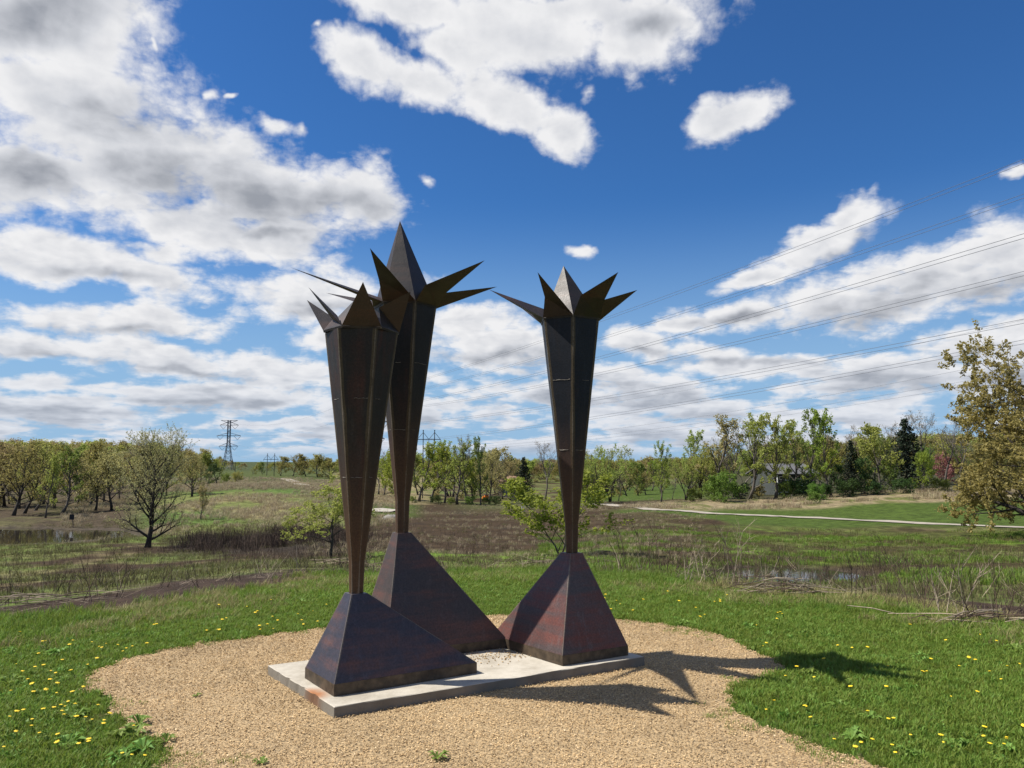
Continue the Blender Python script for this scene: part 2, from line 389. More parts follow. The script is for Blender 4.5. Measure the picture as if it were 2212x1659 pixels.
def ground_mat():
    m, nt, b = new_mat('ground_soil_and_turf')
    at = N(nt, 'ShaderNodeAttribute', attribute_name='tint')
    tc = nt.nodes.new('ShaderNodeTexCoord')
    a = N(nt, 'ShaderNodeTexNoise', {'Vector': tc.outputs['Object'], 'Scale': 1.7, 'Detail': 9., 'Roughness': .68})
    c = N(nt, 'ShaderNodeTexNoise', {'Vector': tc.outputs['Object'], 'Scale': 23., 'Detail': 4., 'Roughness': .7})
    f = M(nt, 'MULTIPLY', SMOOTH(nt, a.outputs[0], .3, .7, .55, 1.4), SMOOTH(nt, c.outputs[0], .3, .7, .7, 1.3))
    col = N(nt, 'ShaderNodeVectorMath', {0: at.outputs['Color'], 3: f}, operation='SCALE').outputs[0]
    nt.links.new(col, b.inputs['Base Color']); b.inputs['Roughness'].default_value = .95
    b.inputs['Specular IOR Level'].default_value = .1
    bp = N(nt, 'ShaderNodeBump', {'Strength': .8, 'Distance': .08, 'Height': M(nt, 'ADD', a.outputs[0], M(nt, 'MULTIPLY', c.outputs[0], .4))})
    nt.links.new(bp.outputs[0], b.inputs['Normal'])
    return m

def steel_mat(name, base, rustc, vertical=False, amount=0.):
    """weathered plate steel: dark mill scale, streaked rust blooms and ragged brown weld strips"""
    m, nt, b = new_mat(name)
    tc = nt.nodes.new('ShaderNodeTexCoord')
    sc = (9, 9, .8) if vertical else (1.1, 1.1, 12)
    mp = N(nt, 'ShaderNodeMapping', {0: tc.outputs['Object']}); mp.inputs[3].default_value = sc
    s = N(nt, 'ShaderNodeTexNoise', {'Vector': mp.outputs[0], 'Scale': 1., 'Detail': 6., 'Roughness': .58, 'Distortion': .35})
    w = N(nt, 'ShaderNodeTexNoise', {'Vector': tc.outputs['Object'], 'Scale': 2.2, 'Detail': 8., 'Roughness': .65})
    fi = N(nt, 'ShaderNodeTexNoise', {'Vector': tc.outputs['Object'], 'Scale': 75., 'Detail': 4., 'Roughness': .7})
    mp2 = N(nt, 'ShaderNodeMapping', {0: tc.outputs['Object']}); mp2.inputs[3].default_value = (26, 26, 2.)
    dr = N(nt, 'ShaderNodeTexNoise', {'Vector': mp2.outputs[0], 'Scale': 1., 'Detail': 4., 'Roughness': .6})
    rust = SMOOTH(nt, M(nt, 'ADD', M(nt, 'MULTIPLY', w.outputs[0], .45), M(nt, 'MULTIPLY_ADD', s.outputs[0], .62, amount)), .47, .73)
    c = MIXC(nt, rust, base, rustc)
    c = MIXC(nt, SMOOTH(nt, dr.outputs[0], .52, .72, 0., .45), c, tuple(q * 1.7 + .006 for q in base))
    at = N(nt, 'ShaderNodeAttribute', attribute_name='edge')
    sp = N(nt, 'ShaderNodeSeparateXYZ', {0: at.outputs['Vector']})
    ed = M(nt, 'ADD', M(nt, 'MINIMUM', sp.outputs[0], sp.outputs[1]), M(nt, 'MULTIPLY', M(nt, 'SUBTRACT', w.outputs[0], .5), .045))
    strip = SMOOTH(nt, M(nt, 'ADD', ed, M(nt, 'MULTIPLY', M(nt, 'SUBTRACT', fi.outputs[0], .5), .014)), .026, .018)
    c = MIXC(nt, M(nt, 'MULTIPLY', strip,   .8 if vertical else .10), c, (.070, .052, .028))
    if vertical:
        lower = SMOOTH(nt, M(nt, 'ADD', sp.outputs[2], M(nt, 'MULTIPLY', M(nt, 'SUBTRACT', s.outputs[0], .5), .5)), .62, .05)
        c = MIXC(nt, M(nt, 'MULTIPLY', lower, .8), c, (.070, .036, .020))
    hi = SMOOTH(nt, ed, .0065, .003)          # bright worn arris
    c = MIXC(nt, M(nt, 'MULTIPLY', hi, .55), c, (.17, .14, .11))
    c = N(nt, 'ShaderNodeVectorMath', {0: c, 3: SMOOTH(nt, fi.outputs[0], .3, .7, .75, 1.3)}, operation='SCALE').outputs[0]
    nt.links.new(c, b.inputs['Base Color'])
    b.inputs['Metallic'].default_value = .15; b.inputs['Specular IOR Level'].default_value = .3 if vertical else .5
    nt.links.new(SMOOTH(nt, w.outputs[0], .3, .7, .40, .60), b.inputs['Roughness'])
    bp = N(nt, 'ShaderNodeBump', {'Strength': .3, 'Distance': .006, 'Height': M(nt, 'ADD', M(nt, 'MULTIPLY', fi.outputs[0], .6), M(nt, 'MULTIPLY', w.outputs[0], 2.5))})
    nt.links.new(bp.outputs[0], b.inputs['Normal'])
    return m

def concrete_mat(stain):
    m, nt, b = new_mat('weathered_concrete')
    tc = nt.nodes.new('ShaderNodeTexCoord')
    n = N(nt, 'ShaderNodeTexNoise', {'Vector': tc.outputs['Object'], 'Scale': 3.5, 'Detail': 10., 'Roughness': .68})
    f = N(nt, 'ShaderNodeTexNoise', {'Vector': tc.outputs['Object'], 'Scale': 90., 'Detail': 3., 'Roughness': .6})
    c = MIXC(nt, SMOOTH(nt, n.outputs[0], .3, .72), (.47, .43, .36), (.29, .255, .20))
    c = MIXC(nt, SMOOTH(nt, f.outputs[0], .62, .75, 0, .5), c, (.16, .14, .12))
    d = N(nt, 'ShaderNodeVectorMath', {0: tc.outputs['Object'], 1: stain}, operation='SUBTRACT').outputs[0]
    d = N(nt, 'ShaderNodeVectorMath', {0: d, 1: (5.2, 5.2, 2.)}, operation='MULTIPLY').outputs[0]
    d = N(nt, 'ShaderNodeVectorMath', {0: d}, operation='LENGTH').outputs['Value']
    st = SMOOTH(nt, M(nt, 'ADD', d, M(nt, 'MULTIPLY', M(nt, 'SUBTRACT', n.outputs[0], .5), 1.4)), 1.05, .25, 0, .92)
    c = MIXC(nt, st, c, (.30, .105, .025))
    # shade of the upright sides put into the colour as a darker brown
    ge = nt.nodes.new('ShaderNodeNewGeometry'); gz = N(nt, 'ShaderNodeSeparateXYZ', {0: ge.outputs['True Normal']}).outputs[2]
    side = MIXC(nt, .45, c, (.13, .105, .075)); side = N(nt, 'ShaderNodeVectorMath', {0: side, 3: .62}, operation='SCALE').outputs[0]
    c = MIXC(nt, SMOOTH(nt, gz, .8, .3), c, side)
    nt.links.new(c, b.inputs['Base Color']); b.inputs['Roughness'].default_value = .9
    bp = N(nt, 'ShaderNodeBump', {'Strength': .35, 'Distance': .006, 'Height': M(nt, 'ADD', n.outputs[0], f.outputs[0])})
    nt.links.new(bp.outputs[0], b.inputs['Normal'])
    return m
def water_mat():
    m, nt, b = new_mat('still_pond_water')
    b.inputs['Base Color'].default_value = (.030, .026, .018, 1); b.inputs['Roughness'].default_value = .02
    b.inputs['IOR'].default_value = 1.33
    tc = nt.nodes.new('ShaderNodeTexCoord')
    mp = N(nt, 'ShaderNodeMapping', {0: tc.outputs['Object']}); mp.inputs[3].default_value = (1, 2.5, 1)
    n = N(nt, 'ShaderNodeTexNoise', {'Vector': mp.outputs[0], 'Scale': 1.5, 'Detail': 5., 'Roughness': .6})
    bp = N(nt, 'ShaderNodeBump', {'Strength': .05, 'Distance': .03, 'Height': n.outputs[0]})
    nt.links.new(bp.outputs[0], b.inputs['Normal'])
    return m
MAT = {}
MAT['ground'] = ground_mat()
RUST = (.120, .050, .036)
MAT['steel_l'] = steel_mat('blue_black_steel_plate', (.032, .030, .043), RUST, False, .0)
MAT['steel_m'] = steel_mat('brown_black_steel_plate', (.048, .036, .034), RUST, False, .02)
MAT['steel_r'] = steel_mat('streaked_rust_steel_plate', (.058, .044, .043), (.125, .036, .025), False, .07)
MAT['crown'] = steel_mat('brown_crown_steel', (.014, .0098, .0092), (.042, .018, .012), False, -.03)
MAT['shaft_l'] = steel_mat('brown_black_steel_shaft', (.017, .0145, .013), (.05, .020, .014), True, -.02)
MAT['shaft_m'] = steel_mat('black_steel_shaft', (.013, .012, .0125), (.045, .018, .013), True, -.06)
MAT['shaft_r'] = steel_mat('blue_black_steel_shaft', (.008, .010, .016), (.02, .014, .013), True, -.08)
MAT['band'] = simple_mat('weathered_steel_band', (.070, .050, .032), .6, .45, 14., .3, .2)
MAT['gravel'] = simple_mat('tan_gravel_bed', (.33, .235, .125), .95, .5, 60., 0, .6)
def chip_mat():
    m, nt, b = new_mat('tan_gravel_chip')
    oi = nt.nodes.new('ShaderNodeObjectInfo')
    n = N(nt, 'ShaderNodeTexNoise', {'Vector': oi.outputs['Location'], 'Scale': 1.3, 'Detail': 5., 'Roughness': .65})
    cr = nt.nodes.new('ShaderNodeValToRGB'); nt.links.new(oi.outputs['Random'], cr.inputs[0]); e = cr.color_ramp.elements
    e[0].position = 0; e[0].color = (.26, .17, .085, 1); e[1].position = 1; e[1].color = (.66, .51, .32, 1)
    for p, c in ((.05, (.34, .225, .11)), (.2, (.45, .305, .15)), (.6, (.53, .37, .185)), (.88, (.59, .425, .225))): x = e.new(p); x.color = (*c, 1)
    c = N(nt, 'ShaderNodeVectorMath', {0: cr.outputs[0], 3: SMOOTH(nt, n.outputs[0], .28, .68, .72, 1.12)}, operation='SCALE').outputs[0]
    nt.links.new(c, b.inputs['Base Color']); b.inputs['Roughness'].default_value = .85
    return m
MAT['chip'] = chip_mat()
MAT['bark'] = simple_mat('grey_brown_bark', (.10, .085, .07), .95, .4, 6., 0, .5)
MAT['bark_dark'] = simple_mat('dark_bark', (.045, .037, .030), .95, .4, 6., 0, .5)
MAT['bark_pale'] = simple_mat('pale_bark', (.17, .15, .125), .9, .35, 5., 0, .4)
MAT['deadwood'] = simple_mat('bleached_dead_stalk', (.30, .24, .17), .95, .35, 9., 0, 0, .35)
MAT['stem'] = simple_mat('dry_brown_stem', (.070, .045, .030), .95, .35, 9., 0, 0, .4)
MAT['path'] = simple_mat('pale_trail_gravel', (.30, .265, .215), .95, .15, 3., 0, .2)
MAT['sand'] = simple_mat('pale_bunker_sand', (.34, .31, .26), .95, .1, 3.)
MAT['tower'] = simple_mat('galvanised_tower_steel', (.075, .085, .11), .6, .15, 2., .3)
MAT['wire'] = simple_mat('power_line_wire', (.13, .14, .165), .6, .1, 2., .3)
MAT['pole'] = simple_mat('dark_utility_pole', (.05, .042, .040), .85, .2, 4.)
MAT['siding'] = simple_mat('grey_siding', (.055, .062, .058), .8, .15, 3.)
MAT['roof'] = simple_mat('grey_roof_shingle', (.11, .11, .115), .9, .2, 5.)
MAT['white'] = simple_mat('white_trim_paint', (.75, .75, .72), .6, .06, 4.)
MAT['glass'] = simple_mat('dark_window_glass', (.02, .025, .03), .1, .1, 2.)
MAT['tanroof'] = simple_mat('tan_roof', (.30, .19, .12), .9, .2, 5.)
MAT['tanwall'] = simple_mat('pale_block_wall', (.52, .42, .33), .9, .1, 4.)
MAT['teal'] = simple_mat('blue_grey_door', (.10, .15, .17), .7, .1, 4.)
MAT['orange'] = simple_mat('orange_machine_paint', (.62, .17, .02), .5, .12, 6.)
MAT['black'] = simple_mat('black_rubber', (.015, .015, .015), .8, .2, 6.)
MAT['stone'] = simple_mat('grey_boulder', (.20, .185, .165), .95, .3, 5., 0, .5)
MAT['water'] = water_mat()
MAT['grass'] = leaf_mat('lawn_grass_blade', (.082, .140, .017), (.20, .28, .044), .44)
MAT['grass_dry'] = leaf_mat('dry_fringe_grass', (.16, .19, .045), (.36, .30, .14), .38)
MAT['grass_rough'] = leaf_mat('rough_olive_grass', (.075, .090, .022), (.19, .175, .07), .35)
MAT['grass_marsh'] = leaf_mat('marsh_green_grass', (.10, .17, .02), (.18, .25, .042), .42)
MAT['straw'] = leaf_mat('straw_grass', (.27, .215, .125), (.40, .33, .21), .25)
MAT['weedleaf'] = leaf_mat('broad_weed_leaf', (.11, .20, .03), (.20, .31, .06), .35)
MAT['yellow'] = simple_mat('yellow_dandelion_petal', (.80, .56, .015), .7, .1, 30.)

# ------------------------------------------------------------------ ground
def zone_colour(x, y):
    r = np.hypot(x, y); a = np.degrees(np.arctan2(x, y)); n = len(x)
    c = np.zeros((n, 3))
    def put(w, col):
        w = np.clip(w, 0, 1)[:, None]; c[:] = c * (1 - w) + np.array(col) * w
    n1 = fbm(x * .22, y * .22, 4, 21); n2 = fbm(x * .9, y * .5, 4, 22); n3 = fbm(x * .06, y * .06, 3, 23); n4 = fbm(x * .13, y * .5, 4, 24)
    burnt = (.044, .029, .016); olive = (.105, .112, .036); tan = (.20, .165, .085); green = (.054, .082, .015); marsh = (.11, .175, .024); dark = (.030, .024, .019)
    litter = (.060, .045, .028)
    c[:] = olive
    put(sstep(.46, .60, n1), burnt); put(sstep(.56, .72, n2) * .5, tan); put(sstep(.50, .36, n1) * sstep(.40, .55, n4) * .8, (.085, .120, .025))
    # burnt slope straight ahead
    ctr = sstep(-17, -9, a) * sstep(16, 7, a) * sstep(24, 32, r) * sstep(112, 96, r)
    put(ctr, burnt); put(ctr * sstep(.55, .75, n4) * .45, (.105, .085, .048)); put(ctr * sstep(.35, .2, n1) * .6, dark)
    crest = sstep(-6, -2, a) * sstep(9, 5, a) * sstep(74, 90, r) * sstep(118, 108, r)
    put(crest * .7, (.075, .085, .03))
    # cattail hollow beside the big oak
    cat = sstep(-25, -22, a) * sstep(-9, -14, a) * sstep(30, 40, r) * sstep(60, 55, r)
    put(cat * .85, dark)
    strip = sstep(1.11, 1.18, r / lawn_r(x, y)) * sstep(1.75, 1.5, r / lawn_r(x, y))
    put(strip * sstep(.30, .45, n2 * .6 + n1 * .4), (.045, .030, .022))
    # marsh right
    mr = sstep(4, 12, a) * sstep(19, 25, r) * sstep(54, 47, r)
    put(mr * sstep(.34, .50, n1 * .5 + n4 * .5), marsh); put(mr * sstep(.43, .54, n4 * .6 + n2 * .4) * .92, burnt); put(sstep(4, 7, a) * sstep(17, 12, a) * sstep(28, 32, r) * sstep(66, 60, r) * sstep(.36, .48, n1) * .9, burnt)
    mc = sstep(-16, -8, a) * sstep(10, 6, a) * sstep(20, 24, r) * sstep(36, 30, r)
    put(mc * sstep(.35, .5, n2), marsh)
    # lawns by the trail
    yy = r * np.cos(np.radians(a))
    gt = sstep(6, 9, a) * sstep(0, 4, yy - np.interp(a, [6, 12, 16, 40], [66, 62, 48, 46]) + (fbm(x * .2, y * .2, 2, 77) - .5) * 6) * sstep(76, 70, yy)
    put(gt, green)
    td = sstep(7, 12, a) * sstep(69, 73, yy + (fbm(x * .25, y * .25, 2, 78) - .5) * 7) * sstep(90, 84, yy)
    put(td, (.22, .175, .105)); put(td * sstep(.5, .6, n2), olive)
    fw = sstep(3, 6, a) * sstep(18, 14, a) * sstep(90, 96, yy) * sstep(190, 170, yy)
    put(fw, green)
    put(sstep(12, 16, a) * sstep(84, 90, yy), (.045, .045, .022))
    # hill left
    hl = sstep(-29, -26, a) * sstep(-9, -12, a) * sstep(56, 64, r)
    put(hl, (.12, .135, .042)); put(hl * sstep(.48, .62, n1) * .8, tan); put(hl * sstep(.46, .58, n3) * sstep(64, 70, r), (.08, .125, .028))
    put(hl * sstep(95, 105, r) * sstep(150, 135, r) * sstep(.4, .55, n1) * .8, (.085, .060, .042))
    put(hl * sstep(140, 160, r), (.062, .078, .022))
    bn = sstep(-14, -12, a) * sstep(-6, -8, a) * sstep(68, 74, r) * sstep(98, 92, r); put(bn, green)
    put(sstep(-14, -12, a) * sstep(-5, -7, a) * sstep(92, 98, r) * sstep(.3, .45, n1), tan)
    # forest floor left
    ff = sstep(-24, -27, a) * sstep(62, 68, r); put(ff, litter); put(ff * sstep(.5, .62, n1) * .7, (.09, .085, .035))
    # pond margins
    for e, sd in ((POND, 31), (PUDDLE, 44)):
        d = ell(x, y, e, sd); put(sstep(1.2, 1.04, d) * .9, (.06, .048, .035))
    # lawn
    lr = lawn_r(x, y)
    fr = sstep(1.20, 1.06, r / lr)
    put(fr, (.155, .130, .055)); put(fr * sstep(.45, .6, n2) * .7, (.07, .10, .025))
    put(sstep(1.08, .96, r / lr), (.072, .105, .024))
    put(sstep(250, 400, r), (.05, .065, .025))
    return c
def make_ground():
    az = np.concatenate([np.arange(-180, -44, 3.0), np.arange(-44, 44.01, .32), np.arange(47, 181, 3.0)])
    az[-1] = 180
    rr = np.concatenate([np.exp(np.linspace(math.log(.6), math.log(5), 14)), np.exp(np.linspace(math.log(5.15), math.log(260), 210)), np.exp(np.linspace(math.log(275), math.log(2500), 26))])
    A, Rr = np.meshgrid(np.radians(az[:-1]), rr, indexing='ij')
    x = (Rr * np.sin(A)).ravel(); y = (Rr * np.cos(A)).ravel()
    z = hz(x, y)
    x = np.append(x, 0); y = np.append(y, 0); z = np.append(z, 0.)
    na, nr = A.shape
    i = np.arange(na)[:, None]; j = np.arange(nr - 1)[None, :]
    i1 = (i + 1) % na
    f = np.stack([i * nr + j, i * nr + j + 1, i1 * nr + j + 1, i1 * nr + j], -1).reshape(-1, 4)[:, ::-1]
    faces = [tuple(q) for q in f.tolist()]
    c = na * nr
    faces += [(c, ((k + 1) % na) * nr, k * nr) for k in range(na)]
    me = mesh('ground', np.stack([x, y, z], 1), faces, [MAT['ground']], None, True)
    at = me.attributes.new('tint', 'FLOAT_COLOR', 'POINT')
    col = np.ones((len(x), 4)); col[:, :3] = zone_colour(x, y)
    at.data.foreach_set('color', col.ravel())
    tag(obj('ground', me), 'rolling ground of lawn, burnt prairie and marsh', None, None, 'structure')
make_ground()

def make_gravel_bed():
    # fine grid clipped by the wandering edge, one sheet just above the soil
    s = .06
    xs = np.arange(-4.2, 3.6, s); ys = np.arange(-4, 9.2, s)
    X, Y = np.meshgrid(xs, ys, indexing='ij')
    ins = in_gravel(X + s / 2, Y + s / 2)
    idx = -np.ones((len(xs) + 1, len(ys) + 1), int); v = []; f = []
    for i, j in zip(*np.nonzero(ins)):
        q = []
        for a, b in ((i, j), (i + 1, j), (i + 1, j + 1), (i, j + 1)):
            if idx[a, b] < 0: idx[a, b] = len(v); v.append((xs[0] + a * s, ys[0] + b * s, 0))
            q.append(idx[a, b])
        f.append(q)
    v = np.array(v); v[:, 2] = .006 + .012 * (fbm(v[:, 0] * 3, v[:, 1] * 3, 3, 51))
    tag(obj('gravel_bed', mesh('gravel_bed', v, f, [MAT['gravel']], None, True)), 'tan gravel bed around the sculptures', None, None, 'structure')
make_gravel_bed()

def disc(name, e, sd, mat, label):
    n, k = 72, 10; v = [(e[0], e[1], e[4])]; f = []
    for j in range(1, k + 1):
        for i in range(n):
            t = 2 * math.pi * i / n; v.append((e[0] + e[2] * 1.3 * j / k * math.cos(t), e[1] + e[3] * 1.3 * j / k * math.sin(t), e[4]))
    f += [(0, 1 + i, 1 + (i + 1) % n) for i in range(n)]
    for j in range(k - 1):
        for i in range(n):
            a = 1 + j * n + i; b = 1 + j * n + (i + 1) % n
            f.append((a, a + n, b + n, b))
    tag(obj(name, mesh(name, v, f, [mat])), label, None, None, 'structure')
disc('pond', POND, 31, MAT['water'], 'dark still pond below the woods at the left')
disc('marsh_puddle', PUDDLE, 44, MAT['water'], 'shallow marsh puddle reflecting the sky at the right')

def ribbon(name, pts, w, mat, label, lift=.05):
    P = np.array(pts, float); d = np.gradient(P, axis=0); d /= np.linalg.norm(d, axis=1)[:, None]
    nrm = np.stack([-d[:, 1], d[:, 0]], 1); v = []; f = []; K = 4
    for i in range(len(P)):
        for k in range(K + 1):
            q = P[i] + nrm[i] * w * (k / K - .5); v.append((q[0], q[1], hz1(*q) + lift))
    for i in range(len(P) - 1):
        for k in range(K):
            a = i * (K + 1) + k; f.append((a, a + 1, a + K + 2, a + K + 1))
    tag(obj(name, mesh(name, v, f, [mat], None, True)), label, None, None, 'structure')
def dense(pts, n=60):
    P = np.array(pts); t = np.linspace(0, len(P) - 1, n)
    Q = np.stack([np.interp(t, range(len(P)), P[:, k]) for k in range(2)], 1)
    for _ in range(6): Q[1:-1] = .5 * Q[1:-1] + .25 * (Q[:-2] + Q[2:])
    return Q
trail = [hit(*p)[:2] for p in ((1270, 1089), (1330, 1092), (1420, 1102.5), (1600, 1112), (1900, 1126.5), (2212, 1141))]
trail += [trail[-1] + (trail[-1] - trail[-2]) * 1.2]
ribbon('trail', dense(trail, 90), 1.7, MAT['path'], 'pale gravel trail crossing the green meadow at the right')
hp = [hit(*p)[:2] for p in ((655, 1050), (640, 1043), (615, 1035))]
ribbon('hill_trail', dense(hp, 16), 2.4, MAT['path'], 'pale trail climbing over the hill at the left', .12)
bp_ = hit(832, 1103)
def bunker():
    v = [(0, 0, 0)]; n = 40
    for j in (1, 2, 3):
        for i in range(n):
            t = 2 * math.pi * i / n; q = j / 3 * (1 + .12 * math.sin(3 * t + 1) + .07 * math.sin(5 * t)); v.append((1.5 * q * math.cos(t), 2.6 * q * math.sin(t), 0))
    v = [(bp_[0] + a, bp_[1] + b, hz1(bp_[0] + a, bp_[1] + b) + .10) for a, b, _ in v]
    f = [(0, 1 + i, 1 + (i + 1) % n) for i in range(n)]
    for j in range(2):
        for i in range(n):
            a = 1 + j * n + i; b = 1 + j * n + (i + 1) % n; f.append((a, a + n, b + n, b))
    tag(obj('sand_bunker', mesh('sand_bunker', v, f, [MAT['sand']], None, True)), 'pale oval sand bunker beyond the left sculptures', None, None, 'structure')
bunker()

# ------------------------------------------------------------------ scattering by geometry nodes (grass, gravel: stuff)
PROTO = {}
def protos(key, meshes):
    c = bpy.data.collections.new('prototypes_' + key)
    for i, me in enumerate(meshes):
        c.objects.link(bpy.data.objects.new(key + '_prototype', me))
    PROTO[key] = (c, len(meshes))
def scatter(name, key, pts, scl, label, tilt=.15, rot=None):
    c, n = PROTO[key]; k = len(pts)
    me = bpy.data.meshes.new(name); me.vertices.add(k); me.vertices.foreach_set('co', np.asarray(pts, np.float32).ravel())
    a = me.attributes.new('rot', 'FLOAT_VECTOR', 'POINT')
    e = np.stack([rng.normal(0, tilt, k), rng.normal(0, tilt, k), rng.uniform(0, 6.283, k)], 1) if rot is None else rot
    a.data.foreach_set('vector', e.astype(np.float32).ravel())
    a = me.attributes.new('scl', 'FLOAT', 'POINT'); a.data.foreach_set('value', np.broadcast_to(scl, k).astype(np.float32).copy())
    a = me.attributes.new('idx', 'INT', 'POINT'); a.data.foreach_set('value', rng.integers(0, n, k).astype(np.int32))
    o = obj(name, me); tag(o, label, None, None, 'stuff')
    g = bpy.data.node_groups.new('scatter_' + name, 'GeometryNodeTree')
    g.interface.new_socket('Geometry', in_out='INPUT', socket_type='NodeSocketGeometry')
    g.interface.new_socket('Geometry', in_out='OUTPUT', socket_type='NodeSocketGeometry')
    gi = g.nodes.new('NodeGroupInput'); go = g.nodes.new('NodeGroupOutput')
    ci = g.nodes.new('GeometryNodeCollectionInfo'); ci.inputs[0].default_value = c; ci.inputs[1].default_value = True; ci.inputs[2].default_value = True
    ip = g.nodes.new('GeometryNodeInstanceOnPoints'); ip.inputs['Pick Instance'].default_value = True
    def na(nm, t):
        q = g.nodes.new('GeometryNodeInputNamedAttribute'); q.data_type = t; q.inputs[0].default_value = nm; return q.outputs[0]
    g.links.new(gi.outputs[0], ip.inputs['Points']); g.links.new(ci.outputs[0], ip.inputs['Instance'])
    g.links.new(na('idx', 'INT'), ip.inputs['Instance Index']); g.links.new(na('rot', 'FLOAT_VECTOR'), ip.inputs['Rotation']); g.links.new(na('scl', 'FLOAT'), ip.inputs['Scale'])
    g.links.new(ip.outputs[0], go.inputs[0])
    md = o.modifiers.new('scatter', 'NODES'); md.node_group = g
    return o
def tuft(n, h, spread, width, lean, mat, seed, curl=.5):
    r = random.Random(seed); b = MB()
    for i in range(n):
        t = r.uniform(0, 6.283); q = spread * math.sqrt(r.random()); x, y = q * math.cos(t), q * math.sin(t)
        hh = h * r.uniform(.55, 1.15); w = width * r.uniform(.7, 1.3); d = r.uniform(0, 6.283); l = lean * r.uniform(.2, 1.2) * hh
        dx, dy = math.cos(d), math.sin(d); px, py = -dy * w / 2, dx * w / 2
        m1 = (x + dx * l * .3, y + dy * l * .3, hh * .55); tp = (x + dx * l, y + dy * l, hh * (1 - curl * .3 * r.random()))
        b.add([(x - px, y - py, -.01), (x + px, y + py, -.01), (m1[0] + px * .8, m1[1] + py * .8, m1[2]), (m1[0] - px * .8, m1[1] - py * .8, m1[2]), tp], [(0, 1, 2, 3), (3, 2, 4)])
    return b.me('tuft', [mat])
def stems(n, h, spread, rad, mat, seed, branch=.5, lean=.2):
    r = random.Random(seed); b = MB()
    for i in range(n):
        t = r.uniform(0, 6.283); q = spread * math.sqrt(r.random()); p = Vector((q * math.cos(t), q * math.sin(t), -.03))
        hh = h * r.uniform(.4, 1.1); d = Vector((r.gauss(0, lean), r.gauss(0, lean), 1))
        p1 = p + d * hh * .55; p2 = p1 + (d + Vector((r.gauss(0, .2), r.gauss(0, .2), 0))) * hh * .45
        b.tube([p, p1, p2], [rad, rad * .8, rad * .4], 3)
        if r.random() < branch:
            for _ in range(r.randint(1, 3)):
                s = p1.lerp(p2, r.random() * .8); e = s + Vector((r.gauss(0, .5), r.gauss(0, .5), r.uniform(.3, .9))) * hh * .25
                b.tube([s, e], [rad * .5, rad * .3], 3)
    return b.me('stems', [mat])
def chip(seed, mat):
    r = random.Random(seed); b = MB(); n = 6
    top = [(math.cos(t + .2) * r.uniform(.6, 1), math.sin(t + .2) * r.uniform(.5, .9), r.uniform(.16, .32)) for t in np.linspace(0, 6.283, n, endpoint=False)]
    bot = [(x * 1.05, y * 1.05, -.2) for x, y, z in top]
    b.add(top + bot, [tuple(range(n))] + [(i + n, (i + 1) % n + n, (i + 1) % n, i) for i in range(n)])
    return b.me('chip', [mat])
protos('lawn_tuft', [tuft(16, .042, .055, .0055, .8, MAT['grass'], s) for s in range(6)])
protos('fringe_tuft', [tuft(22, .11, .07, .005, .7, MAT['grass_dry'], 20 + s) for s in range(5)])
protos('fringe_green_tuft', [tuft(22, .12, .07, .006, .6, MAT['grass'], 25 + s) for s in range(4)])
protos('clover', [tuft(9, .03, .05, .020, 1.1, MAT['weedleaf'], 95 + s) for s in range(4)])
protos('marsh_tuft', [tuft(18, .22, .28, .022, .5, MAT['grass_marsh'], 30 + s) for s in range(4)])
protos('straw_tuft', [tuft(20, .42, .30, .022, .6, MAT['straw'], 40 + s) for s in range(4)])
protos('olive_tuft', [tuft(20, .22, .24, .014, .7, MAT['grass_rough'], 50 + s) for s in range(4)])
protos('stem_clump', [stems(6, .40, .22, .0042, MAT['stem'], 60 + s) for s in range(6)])
protos('pale_stem', [stems(2, .5, .25, .0045, MAT['deadwood'], 70 + s, .3, .35) for s in range(5)])
protos('cattail', [stems(14, .75, .45, .010, MAT['stem'], 80 + s, .2, .18) for s in range(4)])
protos('litter', [stems(3, .3, .2, .004, MAT['deadwood'], 90 + s, .1, 2.0) for s in range(4)])
protos('chip', [chip(s, MAT['chip']) for s in range(5)])

def polar(n, a0, a1, r0, r1, power=2.):
    a = np.radians(rng.uniform(a0, a1, n)); r = (rng.uniform(0, 1, n) * (r1 ** power - r0 ** power) + r0 ** power) ** (1 / power)
    return r * np.sin(a), r * np.cos(a)
def P3(x, y, dz=0): return np.stack([x, y, hz(x, y) + dz], 1)

